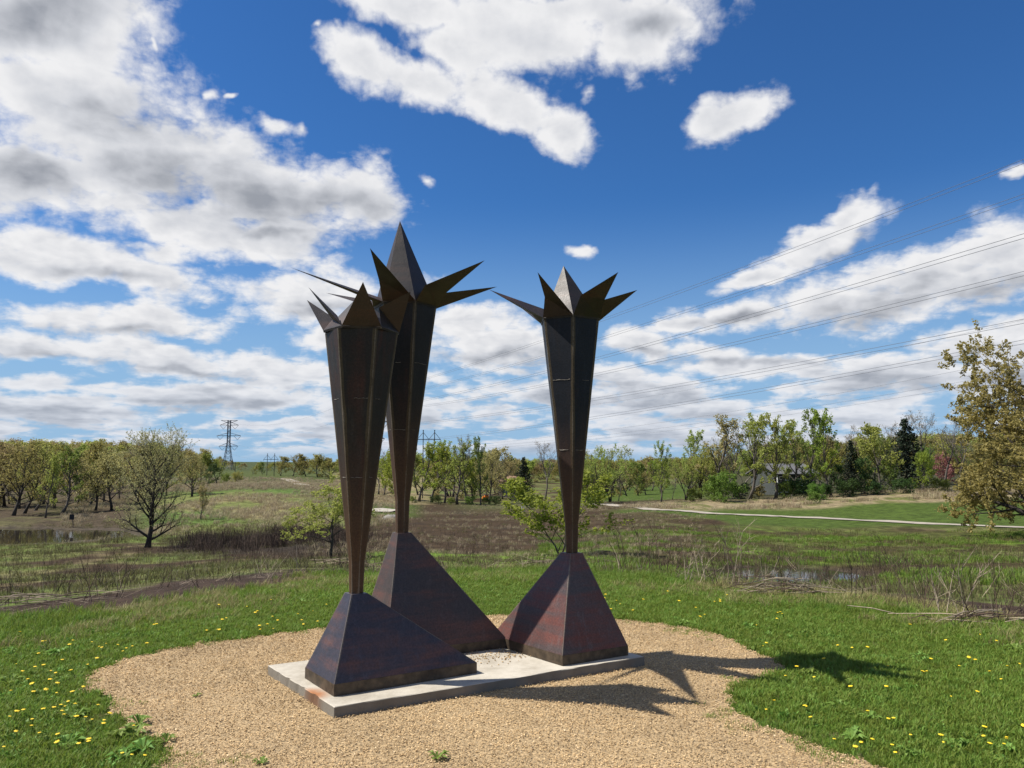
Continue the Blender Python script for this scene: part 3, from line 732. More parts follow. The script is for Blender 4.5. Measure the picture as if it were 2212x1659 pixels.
def strew():
    # lawn
    x, y = polar(92000, -43, 43, 2.4, 13.5, 1.6); lr = lawn_r(x, y); r = np.hypot(x, y)
    n = fbm(x * 1.3, y * 1.3, 3, 14)
    k = (~in_gravel(x, y)) & (r < lr * 1.1) & (rng.random(len(x)) < .35 + 1.1 * n)
    x, y = x[k], y[k]; sc = (.6 + .75 * fbm(x * .8, y * .8, 3, 15)) * (1 + .06 * np.maximum(np.hypot(x, y) - 5, 0)) * rng.uniform(.8, 1.2, len(x))
    scatter('grass', 'lawn_tuft', P3(x, y), sc, 'short green lawn grass around the gravel bed')
    # dry fringe
    x, y = polar(26000, -43, 43, 6.5, 17); q = np.hypot(x, y) / lawn_r(x, y)
    n = fbm(x * .6, y * .6, 3, 16)
    k = (q > .90) & (q < 1.22) & (rng.random(len(x)) < sstep(.90, 1.03, q) * sstep(1.22, 1.08, q) * (.25 + 1.2 * n))
    x, y = x[k], y[k]; gr = fbm(x * .55, y * .9, 3, 66) > .53
    scatter('fringe_grass', 'fringe_tuft', P3(x[~gr], y[~gr]), rng.uniform(.55, 1.2, (~gr).sum()), 'taller yellowing grass along the edge of the lawn')
    scatter('fringe_green_grass', 'fringe_green_tuft', P3(x[gr], y[gr]), rng.uniform(.5, 1.1, gr.sum()), 'taller green grass patches along the edge of the lawn')
    x, y = polar(9000, -43, 43, 2.6, 11, 1.6); k = (~in_gravel(x, y)) & (np.hypot(x, y) < lawn_r(x, y)) & (fbm(x * 2.1, y * 2.1, 4, 57) > .54)
    scatter('thatch', 'fringe_tuft', P3(x[k], y[k]), rng.uniform(.2, .42, k.sum()), 'dead thatch showing through the lawn', .5)
    # clover and small broad leaves in the turf, and tufts creeping into the gravel
    x, y = polar(15000, -43, 43, 2.6, 12.5, 1.5); k = (~in_gravel(x, y)) & (np.hypot(x, y) < lawn_r(x, y)) & (fbm(x * 1.7, y * 1.7, 3, 55) > .53)
    scatter('clover', 'clover', P3(x[k], y[k], .012), rng.uniform(.5, 1.1, k.sum()), 'small pale broad leaves scattered in the lawn')
    x, y = polar(16000, -43, 43, 2.6, 9.5, 1.6)
    k = in_gravel(x, y) & ~in_gravel(x + .22 * np.sign(x - .0), y + .1, .5) & (fbm(x * 4, y * 4, 2, 56) > .5)
    scatter('creeping_grass', 'lawn_tuft', P3(x[k], y[k], .008), rng.uniform(.3, .75, k.sum()), 'grass tufts creeping into the gravel edge')
    # rough ground plants
    x, y = polar(30000, -42, 42, 10, 75, 1.25); r = np.hypot(x, y); a = np.degrees(np.arctan2(x, y)); q = r / lawn_r(x, y)
    wet = (ell(x, y, POND, 31) > 1.05) & (ell(x, y, PUDDLE, 44) > 1.08)
    n1 = fbm(x * .22, y * .22, 4, 21); n4 = fbm(x * .13, y * .5, 4, 24); yy = y
    mown = (a > 6) & (yy > np.interp(a, [6, 12, 16, 40], [66, 62, 48, 46])) & (yy < 73)
    ctr = (a > -14) & (a < 13) & (r > 30)
    k = wet & (q > 1.62) & ~mown & (rng.random(len(x)) < np.where(ctr, .06, .75 * sstep(.60, .42, n1)))
    scatter('rough_grass', 'olive_tuft', P3(x[k], y[k]), rng.uniform(.3, .75, k.sum()) * (.8 + r[k] / 90), 'rough olive grass tufts on the slope below the lawn')
    x, y = polar(5200, -15, 14, 28, 100, 1.4); k = fbm(x * .13, y * .5, 4, 24) + .25 * (rng.random(len(x)) - .5) > .55
    scatter('slope_grass', 'straw_tuft', P3(x[k], y[k]), rng.uniform(.25, .5, k.sum()), 'thin straw coloured grass on the burnt slope')
    x, y = polar(22000, 2, 42, 18, 54, 1.3); n1 = fbm(x * .22, y * .22, 4, 21); n4 = fbm(x * .13, y * .5, 4, 24)
    k = (rng.random(len(x)) < sstep(.34, .50, n1 * .5 + n4 * .5)) & (ell(x, y, PUDDLE, 44) > 1.05) & (np.hypot(x, y) / lawn_r(x, y) > 1.7) & (y < 47)
    k &= n4 < .51
    scatter('marsh_grass', 'marsh_tuft', P3(x[k], y[k]), rng.uniform(.35, .9, k.sum()), 'bright green marsh grass around the puddle')
    x, y = polar(20000, -30, -8, 58, 190, 1.2); n1 = fbm(x * .22, y * .22, 4, 21)
    k = (rng.random(len(x)) < sstep(.40, .6, n1)) & (ell(x, y, POND, 31) > 1.1)
    scatter('straw_grass', 'straw_tuft', P3(x[k], y[k]), rng.uniform(.5, 1.1, k.sum()), 'straw coloured grass on the hill behind the big oak')
    x, y = polar(9000, 8, 40, 74, 105, 1.6)
    k = (y > 70 + (fbm(x * .25, y * .25, 2, 78) - .5) * 7) & (y < 84) & (fbm(x * .09, y * .2, 3, 79) > .46)
    scatter('straw_band', 'straw_tuft', P3(x[k], y[k]), rng.uniform(.6, 1.2, k.sum()), 'straw band in front of the trees at the right')
    # standing dead stems
    x, y = polar(4600, -42, 42, 9, 48, 1.3); r = np.hypot(x, y); q = r / lawn_r(x, y); a = np.degrees(np.arctan2(x, y))
    n = fbm(x * .3, y * .3, 3, 18)
    dens = np.where(a < -8, .55, np.where(a < 8, .35, .6)) * (.2 + 1.5 * sstep(.35, .65, n))
    near = sstep(1.16, 1.35, q)
    k = (rng.random(len(x)) < dens * near) & (ell(x, y, POND, 31) > 1.05) & ~((a > 6) & (r > 36))
    scatter('dead_stems', 'stem_clump', P3(x[k], y[k]), rng.uniform(.3, 1.1, k.sum()) * np.clip(.55 + r[k] / 40, .6, 1.2), 'standing dead brown stems beyond the lawn')
    x, y = polar(420, -42, 42, 9, 36, 1.2); q = np.hypot(x, y) / lawn_r(x, y); k = q > 1.12
    scatter('pale_stems', 'pale_stem', P3(x[k], y[k]), rng.uniform(.3, 1.1, k.sum()), 'bleached dead stalks standing beyond the lawn')
    x, y = polar(1500, -42, 42, 9, 24, 1.2); q = np.hypot(x, y) / lawn_r(x, y); k = (q > 1.15) & (q < 1.6) & (fbm(x * .6, y * .6, 3, 19) > .42)
    scatter('stalk_litter', 'litter', P3(x[k], y[k], .03), rng.uniform(.4, 1.1, k.sum()) * .5, 'fallen stalks lying along the edge of the lawn')
    # cattails by the oak and in the pond margin
    x, y = polar(2600, -25, -9, 34, 60, 1.3); a = np.degrees(np.arctan2(x, y)); r = np.hypot(x, y)
    k = rng.random(len(x)) < sstep(-24, -21, a) * sstep(-9, -15, a) * sstep(34, 42, r) * sstep(60, 53, r) * sstep(.38, .6, fbm(x * .22, y * .35, 3, 61)) * .8
    x2, y2 = polar(1400, -42, -26, 36, 54, 1.3); d = ell(x2, y2, POND, 31); k2 = (d > .88) & (d < 1.5) & (y2 < 52)
    x = np.concatenate([x[k], x2[k2]]); y = np.concatenate([y[k], y2[k2]])
    scatter('cattails', 'cattail', P3(x, y), rng.uniform(.35, 1.05, len(x)), 'dark dead cattails around the pond and the big oak')
    # reeds in the puddle
    x, y = polar(900, 10, 32, 19, 30, 1.3); d = ell(x, y, PUDDLE, 44); k = (d < 1.5) & ((d > .8) | (x > 9.2)) & (rng.random(len(x)) < .65)
    scatter('puddle_reeds', 'stem_clump', P3(x[k], y[k]), rng.uniform(.8, 1.7, k.sum()), 'thin brown reeds standing in the marsh puddle')
    # gravel chips
    x = rng.uniform(-3.7, 3.3, 240000); y = 3.4 + 5.6 * rng.uniform(0, 1, 240000) ** 1.25
    k = in_gravel(x, y, .22) & (np.abs(x) / y < .74)
    x, y = x[k], y[k]
    e = np.stack([rng.normal(0, .4, len(x)), rng.normal(0, .4, len(x)), rng.uniform(0, 6.28, len(x))], 1)
    scatter('gravel', 'chip', np.stack([x, y, .012 + .012 * rng.random(len(x))], 1), (.0026 + .0048 * rng.random(len(x)) ** 2) * (1 + .05 * (y - 4)), 'loose tan gravel chips covering the bed', 0, e)
strew()

# ------------------------------------------------------------------ concrete slab
TS = .085
SA, SB_, SC_ = onz(579, 1437, TS), onz(722, 1527, TS), onz(1392, 1418, TS)
def make_slab():
    A, B, C = SA.copy(), SB_.copy(), SC_.copy()
    D = A + C - B
    o = empty('concrete_slab', (B[0], B[1], 0))
    cs = [np.array([*(p - B)[:2]]) for p in (B, C, D, A)]
    ce = sum(cs) / 4; b = MB()
    bev = .005; n = 26; rings = []
    # outline subdivided so the arris can chip
    out = []
    for i in range(4):
        for k in range(n): out.append(cs[i] + (cs[(i + 1) % 4] - cs[i]) * k / n)
    out = np.array(out); m = len(out)
    for off, z in ((0, -.06), (0, TS - bev), (bev, TS)):
        ring = []
        for i, p in enumerate(out):
            d = (ce - p); d = d / np.linalg.norm(d)
            j = (random.random() ** 4) * .014 if z > 0 else 0
            q = p + d * (off * 1.3 + j); ring.append((q[0], q[1], z - (j * .4 if off else 0)))
        rings.append(ring)
    b.v = [v for r in rings for v in r]
    for k in range(2):
        for i in range(m):
            a = k * m + i; c = k * m + (i + 1) % m; b.f.append((a, c, c + m, a + m)); b.m.append(0)
    b.f.append(tuple(2 * m + i for i in range(m))); b.m.append(0)
    st = onz(668, 1500, TS) - B
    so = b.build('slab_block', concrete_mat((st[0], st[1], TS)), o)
    tag(o, 'flat pale concrete slab under the three steel sculptures, rust stained at its near left edge', 'concrete slab')
    # chips kicked onto the slab
    k = 900; t = rng.random((k, 2)) * np.array([.42, .5]) + np.array([.42, .38])
    t += rng.normal(0, .05, (k, 2))
    p = SB_[:2] + t[:, :1] * (SC_ - SB_)[:2] + t[:, 1:] * (SA - SB_)[:2]
    scatter('slab_gravel', 'chip', np.stack([p[:, 0], p[:, 1], np.full(k, TS + .002)], 1), rng.uniform(.004, .010, k), 'loose chips scattered on the concrete slab', .2)
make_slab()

# ------------------------------------------------------------------ the three sculptures
S_ = 2212 / 3840
c1 = lambda x, y: ((1050 + .38427 * x) * S_, (780 + .38427 * y) * S_)
c2 = lambda x, y: ((1780 + .2984 * x) * S_, (950 + .2984 * y) * S_)
c3 = lambda x, y: ((950 + .7007 * x) * S_, (1900 + .7007 * y) * S_)
def edge_attr(me, verts, zmul=1.):
    """distance from the two long edges of every plate and the height along it"""
    at = me.attributes.new('edge', 'FLOAT_VECTOR', 'CORNER')
    zs = [v[2] for v in verts]; z0, z1 = min(zs), max(zs); vals = []
    for p in me.polygons:
        co = [Vector(verts[me.loops[l].vertex_index]) for l in p.loop_indices]
        for i, l in enumerate(p.loop_indices):
            if len(co) == 4:
                a = co[i]; lft = i in (0, 3)
                w = (co[1] - co[0]).length if i in (0, 1) else (co[2] - co[3]).length
                vals += [0. if lft else w, w if lft else 0., (a.z - z0) / (z1 - z0) * zmul]
            else: vals += [.2, .2, .5]
    at.data.foreach_set('vector', vals)
def plate(name, verts, faces, mat, parent, zmul=1.):
    me = mesh(name, verts, faces, [mat]); edge_attr(me, verts, zmul); return obj(name, me, parent)
def hexring(a0, R, z): return [(R * math.sin(R_(a0 + 60 * k)), -R * math.cos(R_(a0 + 60 * k)), z) for k in range(6)]
def lerp(a, b, t): return a + (b - a) * t
def sculpture(label, base_px, apex_px, t_side, long_right, a_col, a_crown, Rr, Rn, neck_top_px, rim_px, centre, spikes, crop, key):
    ST, SV, CR = MAT['steel_' + key], MAT['shaft_' + key], MAT['crown']
    L, F, Rt = [onz(*c3(*q), TS) for q in base_px]
    B = L + Rt - F
    d = ray(*c3(*apex_px)); k = d[0] / d[1]
    if long_right: b0 = F + t_side * (L - F); dv = Rt - F
    else: b0 = F + t_side * (Rt - F); dv = L - F
    s = (k * b0[1] - b0[0]) / (dv[0] - k * dv[1])
    ax = b0 + s * dv; AX, AY = ax[0], ax[1]
    z_ap = aty(*c3(*apex_px), AY - .05)[2]
    o = empty('steel_sculpture', (AX, AY, TS)); org = np.array([AX, AY, TS])
    tag(o, label, 'sculpture')
    # base pyramid
    bc = [q - org for q in (F, Rt, B, L)]
    ux = (Rt - F) / np.linalg.norm(Rt - F); uy = (L - F) / np.linalg.norm(L - F); h = .062
    hb = .078; za = z_ap - TS
    lo = [np.array([q[0], q[1], .0]) for q in bc]
    mid_ = [np.array([q[0], q[1], hb]) for q in bc]
    top = [np.array([*(ux * i * h + uy * j * h)[:2], za]) for i, j in ((-1, -1), (1, -1), (1, 1), (-1, 1))]
    ring = lambda n: [(i, (i + 1) % 4, (i + 1) % 4 + 4, i + 4) for i in range(4)]
    plate('pyramid_base', mid_ + top, ring(4) + [(4, 5, 6, 7)], ST, o)
    c0 = sum(lo) / 4
    outw = lambda q, e: q + (q - c0) / np.linalg.norm(q - c0) * e
    plate('base_band', [outw(q, .002) for q in lo] + [outw(q + np.array([0, 0, -.001]), .002) for q in mid_], ring(4) + [(3, 2, 1, 0), (4, 5, 6, 7)], MAT['band'], o)
    # neck and tapering hexagonal shaft
    zn = aty(*neck_top_px, AY - Rn)[2] - TS
    zr = aty(*rim_px, AY - Rr * .9)[2] - TS
    hx = [(i, (i + 1) % 6, (i + 1) % 6 + 6, i + 6) for i in range(6)]
    plate('neck', hexring(a_col, Rn * .97, za) + hexring(a_col, Rn * 1.1, zn), hx + [(5, 4, 3, 2, 1, 0)], SV, o, .12)
    plate('shaft', hexring(a_col, Rn * 1.1, zn) + hexring(a_col, Rr, zr), hx + [(6, 7, 8, 9, 10, 11)], SV, o)
    # horizontal weld beads round the shaft
    for f in (.36, .70):
        z = zn + (zr - zn) * f; Rw = lerp(Rn * 1.1, Rr, f)
        rg = hexring(a_col, Rw + .0015, z)
        for i in range(6):
            p, q = Vector(rg[i]), Vector(rg[(i + 1) % 6]); t0, t1 = sorted((random.uniform(.1, .45), random.uniform(.5, .9)))
            k = [lerp(t0, t1, u / 6) for u in range(7)]
            b = MB(); b.tube([p.lerp(q, u) + Vector((0, 0, random.gauss(0, .0015))) for u in k], [random.uniform(.0008, .0028) for u in k], 4)
            b.build('weld_bead', MAT['deadweld'], o)
    # crown
    zc = zr + .014; Rc = Rr * 1.035
    plate('crown_plate', hexring(a_crown, Rc * .985, zr) + hexring(a_crown, Rc, zc), hx + [(6, 7, 8, 9, 10, 11)], CR, o)
    rim = [np.array(v) for v in hexring(a_crown, Rc, zc + .0015)]
    ct, cdy, cs = centre
    T = aty(*crop(*ct), AY + cdy) - org
    cv = [np.array([q[0] * cs, q[1] * cs, zc + .001]) for q in rim] + [T]
    plate('central_spike', cv, [(i, (i + 1) % 6, 6) for i in range(6)] + [(5, 4, 3, 2, 1, 0)], CR, o)
    for (side, tip, dy, kl, kr, ci) in spikes:
        Lv, Rv = rim[side % 6], rim[(side + 1) % 6]
        T = aty(*crop(*tip), AY + dy) - org
        mid = (Lv + Rv) / 2; C = mid * .84; C[2] = zc + ci
        KL = KR = None
        if kl: KL = aty(*crop(*kl), AY + lerp(Lv[1], T[1], .3)) - org
        if kr: KR = aty(*crop(*kr), AY + lerp(Rv[1], T[1], .3)) - org
        vs = [Lv, Rv, C, T]; fs = []
        iL = iR = None
        if KL is not None: iL = len(vs); vs.append(KL)
        if KR is not None: iR = len(vs); vs.append(KR)
        if iL and iR: fs += [(iL, 0, 1), (iL, 1, iR), (iL, iR, 3)]
        elif iL: fs += [(iL, 0, 1), (iL, 1, 3)]
        elif iR: fs += [(iR, 3, 0), (iR, 0, 1)]
        else: fs += [(0, 1, 3)]
        fs += [(0, iL, 2), (iL, 3, 2)] if iL else [(0, 3, 2)]
        fs += [(1, 2, iR), (iR, 2, 3)] if iR else [(1, 2, 3)]
        fs += [(0, 2, 1)]
        plate('crown_spike', vs, fs, CR, o)
    return o
MAT['deadweld'] = simple_mat('grey_weld_bead', (.16, .145, .125), .6, .3, 20., .3)
sculpture('shortest and nearest rusty steel sculpture at the left end of the slab',
          ((277, 918), (432, 1015), (1195, 890)), (550, 467), .5, True, -38 + 11.2, -30 + 11.2, .276, .054, (768, 1213), c1(700, 1170), ((735, 890), 0, .97),
          [(0, (810, 720), -.50, None, None, .06), (1, (1275, 815), -.22, (965, 970), None, .10), (2, (1133, 943), .10, None, None, .05),
           (3, (800, 900), .3, None, None, .05), (4, (262, 897), .20, None, None, .10), (5, (275, 770), -.12, (512, 1090), None, .10)], c1, 'l')
sculpture('tallest rusty steel sculpture, between the others, with long thin crown spikes',
          ((562, 742), (709, 834), (1355, 755)), (795, 141), .5, True, -42 + 8, -42 + 8, .28, .058, (868, 1082), c1(1150, 925), ((1170, 125), 0, .97),
          [(0, (877, 390), -1.16, (965, 700), None, .08), (1, (2000, 510), -.71, (1415, 752), (1625, 825), .12), (2, (2120, 768), -.03, (1625, 825), None, .12), (3, (1165, 640), .38, None, None, .10),
           (4, (445, 827), .40, None, None, .06), (5, (103, 580), -.78, (900, 905), None, .06)], c1, 'm')
sculpture('rusty steel sculpture with blue black shaft standing apart at the right end of the slab',
          ((1280, 735), (1655, 852), (2005, 795)), (1704, 249), .5, False, 6 - 4.35, 6 - 4.35, .273, .057, (1233, 1133), c2(1165, 805), ((1117, 155), 0, .97),
          [(5, (790, 235), -.72, (880, 550), None, .08), (0, (1805, 235), -.52, (1335, 525), (1635, 580), .10), (1, (2045, 460), -.30, (1635, 580), None, .10), (2, (1140, 500), .40, None, None, .08),
           (3, (590, 690), .42, None, None, .06), (4, (180, 455), .02, (722, 768), None, .10)], c2, 'r')

# ------------------------------------------------------------------ trees
def leaf_cluster(b, p, s, r, m, n=1, upright=0.):
    for _ in range(n):
        q = p + Vector((r.gauss(0, 1), r.gauss(0, 1), r.gauss(0, 1))) * s * .9
        nrm = Vector((r.gauss(0, 1), r.gauss(0, 1), r.gauss(.3, 1))).normalized()
        u = nrm.orthogonal().normalized(); u.rotate(Matrix.Rotation(r.uniform(0, 6.28), 3, nrm)); w = nrm.cross(u)
        a, c = s * r.uniform(.6, 1.2), s * r.uniform(.35, .7)
        b.add([q - u * a, q + w * c + nrm * c * .3, q + u * a, q - w * c + nrm * c * .3], [(0, 1, 2), (0, 2, 3)], m)
def build_tree(seed, H=10., trunk=.25, rad=.22, stems_n=1, limbs=7, spread=.75, up=.35, levels=3, kids=(5, 4), ratio=.62, leafn=3, leafs=.14, leaf_top=0., wig=.16, start=.3, crook=0., shape=None, stem_lean=.1, droop=0.):
    """trunk with limbs, boughs and twigs; leaf clusters on the outer wood. Unit is metres, height about H"""
    r = random.Random(seed); wood = MB(); crown = MB()
    def grow(p, d, L, ra, lev, first=False):
        n = 6 if lev == 0 else 4 if lev == 1 else 3
        pts = [p.copy()]; rads = [ra * (1.35 if first else 1)]; q = p.copy(); dd = d.normalized()
        for i in range(n):
            dd = (dd + Vector((r.gauss(0, wig), r.gauss(0, wig), r.gauss(0, wig * .6) + (up * .12 if lev else .05) - droop * lev * .08))).normalized()
            q = q + dd * L / n; pts.append(q.copy()); rads.append(max(ra * (1 - .78 * (i + 1) / n), .008))
        wood.tube(pts, rads, 7 if lev == 0 else 5 if lev == 1 else 3)
        if lev >= levels:
            if leafn:
                for i in range(1, len(pts)):
                    if r.random() < .92: leaf_cluster(crown, pts[i], leafs, r, 0, leafn)
            return
        cnt = limbs if lev == 0 else kids[min(lev - 1, len(kids) - 1)]
        for c in range(cnt):
            t0 = start if lev == 0 else .25
            t = t0 + (1 - t0) * ((c + r.random()) / cnt)
            f = t * n; i = min(int(f), n - 1); s = pts[i].lerp(pts[i + 1], f - i)
            bd = (pts[i + 1] - pts[i]).normalized()
            ax = bd.orthogonal().normalized(); ax.rotate(Matrix.Rotation(c * 2.4 + r.uniform(-.6, .6), 3, bd))
            sp = spread * (1.25 - .6 * t) if lev == 0 else spread * .85
            if shape and lev == 0: sp = spread * np.interp((t - start) / (1 - start), [0, .25, 1], [1.9, 1.0, .55])
            nd = (bd * (1 - sp * .5) + ax * sp * 1.15 + Vector((0, 0, up * .4)))
            ll = L * ratio * (1.15 - .55 * t) * r.uniform(.75, 1.2)
            if shape and lev == 0: ll = L * ratio * np.interp((t - start) / (1 - start), [0, .12, .35, .7, 1], shape) * r.uniform(.85, 1.15)
            grow(s, nd, ll, max(rads[min(i + 1, n)] * .68, ra * .22), lev + 1)
    for k in range(stems_n):
        a = k * 2.4 + r.random(); ln = Vector((math.cos(a), math.sin(a), 0)) * (stem_lean if stems_n > 1 else crook)
        grow(Vector((math.cos(a) * .12 * (stems_n > 1), math.sin(a) * .12 * (stems_n > 1), -.15)), Vector((0, 0, 1)) + ln, H * .80 * r.uniform(.88, 1.05), rad * (1 if stems_n == 1 else .62), 0, True)
    # normalise height to 1
    zmax = max(v[2] for v in (crown.v or wood.v)); zmax = max(zmax, max(v[2] for v in wood.v))
    k = 1 / zmax
    for b in (wood, crown): b.v = [(x * k, y * k, z * k) for x, y, z in b.v]
    return wood, crown
def conifer(seed, tiers=26, width=.26, dense=9):
    r = random.Random(seed); wood = MB(); crown = MB()
    wood.tube([Vector((0, 0, -.02)), Vector((0, 0, .5)), Vector((0, 0, .97))], [.022, .014, .004], 6)
    for i in range(tiers):
        t = i / (tiers - 1); z = .10 + .86 * t; R = width * (1 - t) ** .8 * r.uniform(.8, 1.15) + .015
        for k in range(dense if t < .8 else 5):
            a = r.uniform(0, 6.28); L = R * r.uniform(.7, 1.15)
            s = Vector((0, 0, z)); e = Vector((math.cos(a) * L, math.sin(a) * L, z - L * r.uniform(.05, .35)))
            wood.tube([s, e], [.004, .0015], 3)
            for q in range(7):
                p = s.lerp(e, .25 + .75 * q / 6)
                leaf_cluster(crown, p, .018, r, 0, 2)
    return wood, crown
LEAF = {
    'olive': leaf_mat('young_oak_leaf', (.235, .22, .06), (.37, .345, .115), .52),
    'brown': leaf_mat('bronze_bud_leaf', (.27, .22, .09), (.41, .34, .15), .5),
    'lime': leaf_mat('fresh_lime_leaf', (.19, .25, .028), (.34, .40, .07), .55),
    'green': leaf_mat('spring_green_leaf', (.13, .19, .034), (.25, .31, .07), .52),
    'yellow': leaf_mat('yellow_green_leaf', (.25, .28, .055), (.40, .43, .11), .55),
    'bright': leaf_mat('vivid_green_leaf', (.10, .175, .026), (.19, .28, .05), .48),
    'pale': leaf_mat('pale_olive_catkin', (.30, .285, .075), (.47, .44, .145), .55),
    'tan': leaf_mat('pale_oak_catkin', (.27, .25, .11), (.42, .39, .19), .5),
    'needle': leaf_mat('dark_conifer_needle', (.014, .026, .014), (.036, .052, .026), .1),
    'pink': leaf_mat('pink_redbud_blossom', (.22, .085, .095), (.36, .16, .16), .4),
    'grey': leaf_mat('grey_twig_bud', (.22, .19, .14), (.32, .27, .20), .35),
    'deep': leaf_mat('deep_green_leaf', (.036, .075, .018), (.08, .125, .032), .38),
}
TREES = {}
def register(key, builds, leaf, bark):
    TREES[key] = []
    for w, c in builds:
        wm = w.me('trunk', [MAT[bark]], True); cm = c.me('crown', [LEAF[leaf]]) if c.v else None
        TREES[key].append((wm, cm))
def retint(key, src, leaf):
    TREES[key] = []
    for wm, cm in TREES[src]:
        c2_ = cm.copy(); c2_.materials.clear(); c2_.materials.append(LEAF[leaf]); TREES[key].append((wm, c2_))
register('oak', [build_tree(11, limbs=26, spread=.66, up=.55, levels=3, kids=(7, 5), ratio=.62, leafn=5, leafs=.068, rad=.24, start=.10, wig=.12, shape=(.75, .7, .95, .9, .6))], 'tan', 'bark_dark')
MOUND = (.75, .9, 1., .8, .5)
register('mound', [build_tree(s, limbs=16, spread=.62, up=.45, levels=2, kids=(8,), ratio=.50, leafn=7, leafs=.20, rad=.16, start=.06, wig=.16, shape=MOUND) for s in (101, 102, 103)], 'olive', 'bark')
register('big_oak', [build_tree(5, limbs=20, spread=.95, up=.22, levels=3, kids=(9, 6), ratio=.60, leafn=20, leafs=.095, rad=.30, start=.07, wig=.16, shape=(.95, 1., 1.1, 1., .75))], 'pale', 'bark_dark')
register('young', [build_tree(23, limbs=11, spread=.85, up=.4, levels=3, kids=(5, 4), ratio=.62, leafn=9, leafs=.15, rad=.16, start=.2, wig=.22, crook=.12)], 'yellow', 'bark_dark')
register('sapling', [build_tree(29, limbs=12, spread=.62, up=.5, levels=2, kids=(5,), ratio=.5, leafn=11, leafs=.19, rad=.11, start=.06, wig=.15, stems_n=2, stem_lean=.16)], 'lime', 'bark')
register('broad', [build_tree(s, limbs=16, spread=.72, up=.42, levels=3, kids=(5, 4), ratio=.55, leafn=3, leafs=.14, rad=.2, start=.16, shape=(.8, .95, 1., .85, .5)) for s in (31, 32, 33)], 'olive', 'bark_dark')
register('tall', [build_tree(s, limbs=17, spread=.55, up=.6, levels=3, kids=(4, 4), ratio=.42, leafn=3, leafs=.13, rad=.17, start=.18, shape=(.7, .9, 1., .9, .6)) for s in (41, 42, 43)], 'yellow', 'bark')
register('willow', [build_tree(s, limbs=7, spread=.55, up=.55, levels=3, kids=(4, 4), ratio=.55, leafn=3, leafs=.13, rad=.24, start=.2, stems_n=4, stem_lean=.28) for s in (51, 52)], 'yellow', 'bark_dark')
register('bare', [build_tree(s, limbs=9, spread=.6, up=.6, levels=3, kids=(6, 5), ratio=.55, leafn=1, leafs=.08, rad=.17, start=.3, wig=.18) for s in (61, 62)], 'grey', 'bark')
register('bush', [build_tree(s, limbs=7, spread=.8, up=.3, levels=2, kids=(6,), ratio=.6, leafn=7, leafs=.32, rad=.12, start=.06, stems_n=4, stem_lean=.45) for s in (71, 72)], 'green', 'bark')
register('conifer', [conifer(81), conifer(82, 30, .34, 11)], 'needle', 'bark_dark')
register('dense', [build_tree(s, limbs=12, spread=.7, up=.45, levels=2, kids=(7,), ratio=.55, leafn=6, leafs=.30, rad=.2, start=.15, wig=.18) for s in (91, 92)], 'green', 'bark_dark')
retint('mound_green', 'mound', 'green'); retint('mound_lime', 'mound', 'lime'); retint('mound_deep', 'mound', 'deep'); retint('mound_brown', 'mound', 'brown'); retint('mound_yellow', 'mound', 'yellow')
retint('broad_brown', 'broad', 'brown'); retint('broad_green', 'broad', 'green'); retint('tall_green', 'tall', 'green'); retint('tall_lime', 'tall', 'lime')
retint('dense_olive', 'dense', 'olive'); retint('dense_lime', 'dense', 'lime'); retint('dense_bright', 'dense', 'bright'); retint('dense_deep', 'dense', 'deep')
retint('bush_bright', 'bush', 'bright'); retint('bush_deep', 'bush', 'deep'); retint('bush_pink', 'bush', 'pink'); retint('bush_olive', 'bush', 'olive'); retint('tall_brown', 'tall', 'brown')
retint('willow_green', 'willow', 'green'); retint('bush_grey', 'bare', 'grey')
def plant(name, key, pos, h, wide, label, cat='tree', group=None, var=None, rz=None, lean=0.):
    var = random.randrange(len(TREES[key])) if var is None else var
    wm, cm = TREES[key][var % len(TREES[key])]
    e = empty(name, pos, random.uniform(0, 6.28) if rz is None else rz)
    e.scale = (h * wide, h * wide, h)
    e.rotation_euler[1] = lean
    tag(e, label, cat, group)
    obj('trunk' if cat == 'tree' else 'stems', wm, e)
    if cm: obj('crown' if cat == 'tree' else 'foliage', cm, e)
    return e
def tree_px(name, key, px, base, top, wide, label, Y=None, **kw):
    """base and top measured in the photograph; Y gives the distance where the foot is hidden"""
    p = hit(px, base) if Y is None else aty(px, base, Y)
    if Y is not None: p[2] = hz1(p[0], p[1])
    t = aty(px, top, p[1])[2]
    return plant(name, key, p, t - p[2], wide, label, **kw)

tree_px('oak_tree', 'oak', 318, 1183, 905, 1.0, 'lone vase shaped oak with dark trunk and sparse tan leaves beside the pond', rz=.6)
p_ = aty(2290, 1168, 40.); p_[2] = hz1(p_[0], p_[1])
plant('oak_tree', 'big_oak', p_, 11.8, 1.0, 'large oak reaching in from the right edge over the trail with olive young leaves', rz=2.2)
tree_px('young_tree', 'young', 713, 1209, 1017, 1.5, 'young crooked tree with yellow green leaves left of the nearest sculpture', rz=1.2)
tree_px('sapling_tree', 'sapling', 1212, 1199, 1006, 1.4, 'slender lime leaved sapling behind the right sculpture', rz=.4)
tree_px('small_tree', 'tall_brown', 434, 1122, 1046, 1.0, 'small pale tree with thin trunk on the grassy hill', var=1)

